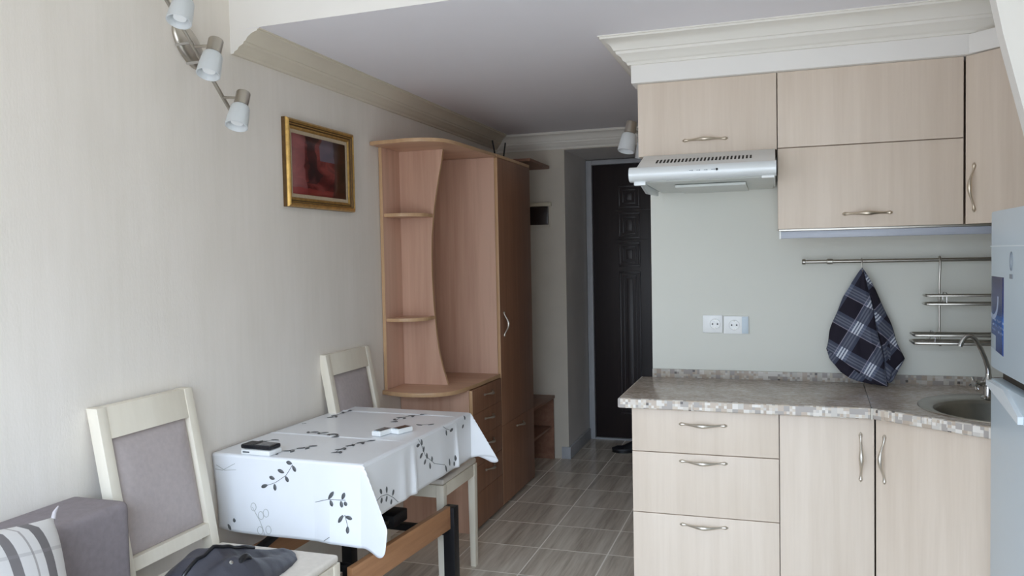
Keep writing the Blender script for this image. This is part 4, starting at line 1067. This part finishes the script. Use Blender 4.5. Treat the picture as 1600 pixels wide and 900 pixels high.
# things lying on the cloth
ZC2 = TZ+.0012
def T2(x, y): return x, y
t = thing('white_box', 'flat white box on the table under the black device', 'box', (-1.735, 2.375, ZC2))
mt = Matrix.Translation((-1.735, 2.372, 0)) @ Matrix.Rotation(math.radians(-2), 4, 'Z')
m = MB(); m.box(-.060, .060, -.036, .036, ZC2, ZC2+.018, .004, mtx=mt); m.build('box', M['white_plastic'], t)
m = MB(); m.box(-.052, -.024, -.0365, -.0358, ZC2+.007, ZC2+.012, mtx=mt); m.build('grey_slot', M['grey_plastic'], t)
t = thing('mobile_phone', 'black glossy phone lying on the flat white box', 'phone', (-1.735, 2.375, ZC2+.018))
mt = Matrix.Translation((-1.739, 2.374, 0)) @ Matrix.Rotation(math.radians(-3), 4, 'Z')
m = MB(); m.box(-.064, .064, -.031, .031, ZC2+.0182, ZC2+.034, .007, seg=3, mtx=mt); m.build('case', M['dark_glossy'], t)
m = MB(); m.box(.0, .054, -.025, .025, ZC2+.034, ZC2+.0344, mtx=mt); m.build('screen', M['grey_plastic'], t)
m = MB(); m.box(-.055, -.008, -.022, .022, ZC2+.034, ZC2+.0346, mtx=mt); m.build('keypad', M['black'], t)
def remote(label, loc, rz, scr):
    t = thing('remote_control', label, 'remote control', (0, 0, 0), 'white remote controls on the table')
    m = MB(); m.box(-.040, .040, -.022, .022, 0, .020, .006, seg=3); m.build('case', M['white_plastic'], t)
    m = MB(); m.box(-.030, .034, -.017, .017, .020, .0206, .0002); m.build('screen', M[scr], t)
    for k in range(2):
        m = MB(); m.lathe([(.005, 0), (.005, .0018), (.003, .0025)], (-.035, -.007+.014*k, .0186), n=14); m.build('button', M['fridge'], t)
    t.location = loc; t.rotation_euler = (0, 0, rz); return t
remote('white remote control with grey screen on the table, nearer the phone', (-1.452, 2.742, ZC2), math.radians(78), 'grey_plastic')
remote('white remote control with black screen on the table, further from the phone', (-1.395, 2.795, ZC2), math.radians(70), 'dark_glossy')

# ------------------------------------------------------------------ bag on the front chair
t = thing('handbag', 'dark grey leather bag slumped on the seat of the front chair', 'bag', (-1.58, 2.0, .5))
prof_b = [(1.735, .530, .09), (1.77, .585, .11), (1.82, .612, .122), (1.87, .622, .125), (1.92, .612, .122), (1.97, .585, .112), (2.02, .562, .10), (2.07, .546, .086), (2.12, .531, .066), (2.155, .521, .03)]
def bag_fn(u, v):
    k = u*(len(prof_b)-1); i = min(int(k), len(prof_b)-2); f = k-i; f = f*f*(3-2*f)
    y, zt_, w = [prof_b[i][q]*(1-f)+prof_b[i+1][q]*f for q in range(3)]
    a = PI*v; h = zt_-.5135; c = -1.565+.075*u
    x = c-w*math.cos(a); s = math.sin(a)
    z = .5135+h*max(0, s)**.7
    z += s*(noise.noise(V(x*11, y*11, 1))*.016+noise.noise(V(x*26, y*26, 4))*.006)
    z -= .014*math.exp(-((v-.60)/.06)**2)*math.sin(PI*u)      # crease along the flap
    z += .010*math.exp(-((v-.50)/.05)**2)*math.sin(PI*u)
    return V(x, y, max(.5132, z))
m = MB(); m.grid(bag_fn, 40, 36)
bmesh.ops.holes_fill(m.bm, edges=[e for e in m.bm.edges if len(e.link_faces) == 1], sides=0)
m.build('body', M['leather'], t, sharp=50)
m = MB(); m.tube([V(-1.465+.012*math.sin(PI*k/16), 1.835+.115*k/16, .535+.072*math.sin(PI*k/16)) for k in range(17)], .0085, 12); m.build('carry_handle', M['leather_black'], t)
m = MB(); m.tube([bag_fn(.06+.60*k/18, .50)+V(0, 0, .003) for k in range(19)], .0055, 10); m.build('piping', M['leather_black'], t)
m = MB(); m.lathe([(.006, 0), (.006, .004), (.004, .005)], bag_fn(.28, .72), V(.8, -.3, .6), 14); m.build('rivet', M['chrome'], t)

# ------------------------------------------------------------------ sofa and cushion at the lower left
t = thing('sofa', 'brown grey upholstered sofa end against the cream wall', 'sofa', (-1.5, .8, 0))
sx0 = XL+.006
m = MB(); m.box(sx0, sx0+.20, -.2, 1.752, .10, .792, .024, seg=4); m.build('backrest', M['sofa'], t)
m = MB(); m.box(sx0+.20, -1.02, -.2, 1.735, .06, .26, .02, seg=3); m.build('base', M['sofa'], t)
m = MB(); m.box(sx0+.205, -1.0, -.19, 1.73, .262, .42, .04, seg=4); m.build('seat_cushion', M['sofa'], t)
m = MB(); m.box(sx0+.01, sx0+.17, 1.7525, 1.768, .10, .765, .004); m.build('side_panel', M['sofa_dark'], t)  # dark sheet added for the shadowed gap at the sofa end
for x in (sx0+.08, -1.1):
    for y in (-.1, 1.65):
        m = MB(); m.lathe([(.02, 0), (.024, .099)], (x, y, 0)) if x < -1.5 else m.lathe([(.02, 0), (.024, .0595)], (x, y, 0)); m.build('leg', M['sofa_dark'], t)
m = MB()
cw = .23; ch = .21; cth = .075
mtc = Matrix.Translation((-1.572, 1.215, .690)) @ Matrix.Rotation(math.radians(14), 4, 'Z') @ Matrix.Rotation(math.radians(-16), 4, 'Y') @ Matrix.Rotation(math.radians(-13), 4, 'X')
for sgn in (1, -1):
    def cf(u, v):
        a = 2*u-1; b = 2*v-1; pin = 1-.06*(1-abs(a)**2)*abs(b)**4-.0
        pa = 1-.07*(1-b*b); pb = 1-.07*(1-a*a)
        th = cth*((1-abs(a)**2.6)*(1-abs(b)**2.6))**.5
        return mtc @ V(sgn*th, a*cw*(1-.05*(1-b*b)), b*ch*(1-.05*(1-a*a)))
    m.grid(cf, 28, 28, uvfn=lambda u, v: (u, v))
bmesh.ops.remove_doubles(m.bm, verts=m.bm.verts, dist=.0006)
for p in ((1, 1), (-1, 1)):
    c = mtc @ V(0, p[0]*cw, p[1]*ch); d = (mtc.to_3x3() @ V(0, p[0]*.5, 1)).normalized()
    m.tube([c-d*.006, c+d*.012, c+d*.026+V(0, .008, 0)], [.006, .005, .002], 8)
o = m.build('cushion', M['cushion'], sharp=60)
tag(o, 'striped white and grey cushion leaning on the sofa back', 'cushion')

# ------------------------------------------------------------------ daylight
w = bpy.data.worlds.new('World'); SC.world = w; w.use_nodes = True
nt = w.node_tree; bg = nt.nodes['Background']
def wn(t, **kw):
    n = nt.nodes.new(t)
    for k, v in kw.items(): setattr(n, k, v)
    return n
tc = wn('ShaderNodeTexCoord'); sp_ = wn('ShaderNodeSeparateXYZ'); rp = wn('ShaderNodeValToRGB')
nt.links.new(tc.outputs['Generated'], sp_.inputs[0])
mp = wn('ShaderNodeMapRange'); mp.inputs[1].default_value = -1; mp.inputs[2].default_value = 1
nt.links.new(sp_.outputs[2], mp.inputs[0]); nt.links.new(mp.outputs[0], rp.inputs['Fac'])
e = rp.color_ramp.elements
e[0].position = .0; e[0].color = (.26, .27, .28, 1); e[1].position = 1; e[1].color = (.70, .92, 1.24, 1)
for p, c in ((.49, (.26, .28, .31, 1)), (.55, (.30, .35, .41, 1)), (.68, (.88, 1.07, 1.32, 1))):
    x = e.new(p); x.color = c
# added brightening of the sky towards +x, to lift the left wall
az = wn('ShaderNodeMath', operation='MULTIPLY_ADD'); az.inputs[1].default_value = AZ; az.inputs[2].default_value = 1.0
nt.links.new(sp_.outputs[0], az.inputs[0])
st = wn('ShaderNodeMath', operation='MULTIPLY'); st.inputs[1].default_value = WORLD
nt.links.new(az.outputs[0], st.inputs[0]); nt.links.new(st.outputs[0], bg.inputs['Strength'])
nt.links.new(rp.outputs['Color'], bg.inputs['Color'])
pl = bpy.data.lights.new('window_daylight', 'AREA'); pl.shape = 'RECTANGLE'; pl.size = WX1-WX0; pl.size_y = WZ1-WZ0; pl.cycles.is_portal = True
po = bpy.data.objects.new('window_daylight', pl); COL.objects.link(po)
po.location = ((WX0+WX1)/2, YB-.05, (WZ0+WZ1)/2); po.rotation_euler = (math.radians(90), 0, 0)

# ------------------------------------------------------------------ camera
cam = bpy.data.cameras.new('Camera'); co = bpy.data.objects.new('Camera', cam); COL.objects.link(co)
RM = [[0.94893, 0.31489, -0.01961], [-0.00625, -0.04337, -0.99904], [-0.31544, 0.94814, -0.03918]]
r_, d_, f_ = V(*RM[0]).normalized(), V(*RM[1]).normalized(), V(*RM[2]).normalized()
mw = Matrix(((r_.x, -d_.x, -f_.x, 0), (r_.y, -d_.y, -f_.y, 0), (r_.z, -d_.z, -f_.z, 1.45), (0, 0, 0, 1)))
co.matrix_world = mw
cam.sensor_width = 36; cam.lens = 1246.02/1600*36; cam.clip_start = .02
SC.camera = co
SC.cycles.max_bounces = 12; SC.cycles.diffuse_bounces = 8; SC.cycles.use_denoising = True
SC.cycles.sample_clamp_indirect = 6
SC.view_settings.view_transform = 'Standard'; SC.view_settings.look = 'None'; SC.view_settings.gamma = 1
SC.view_settings.use_curve_mapping = False; SC.view_settings.exposure = EXPOSURE
for o in bpy.data.objects:
    if '_o' in o: del o['_o']
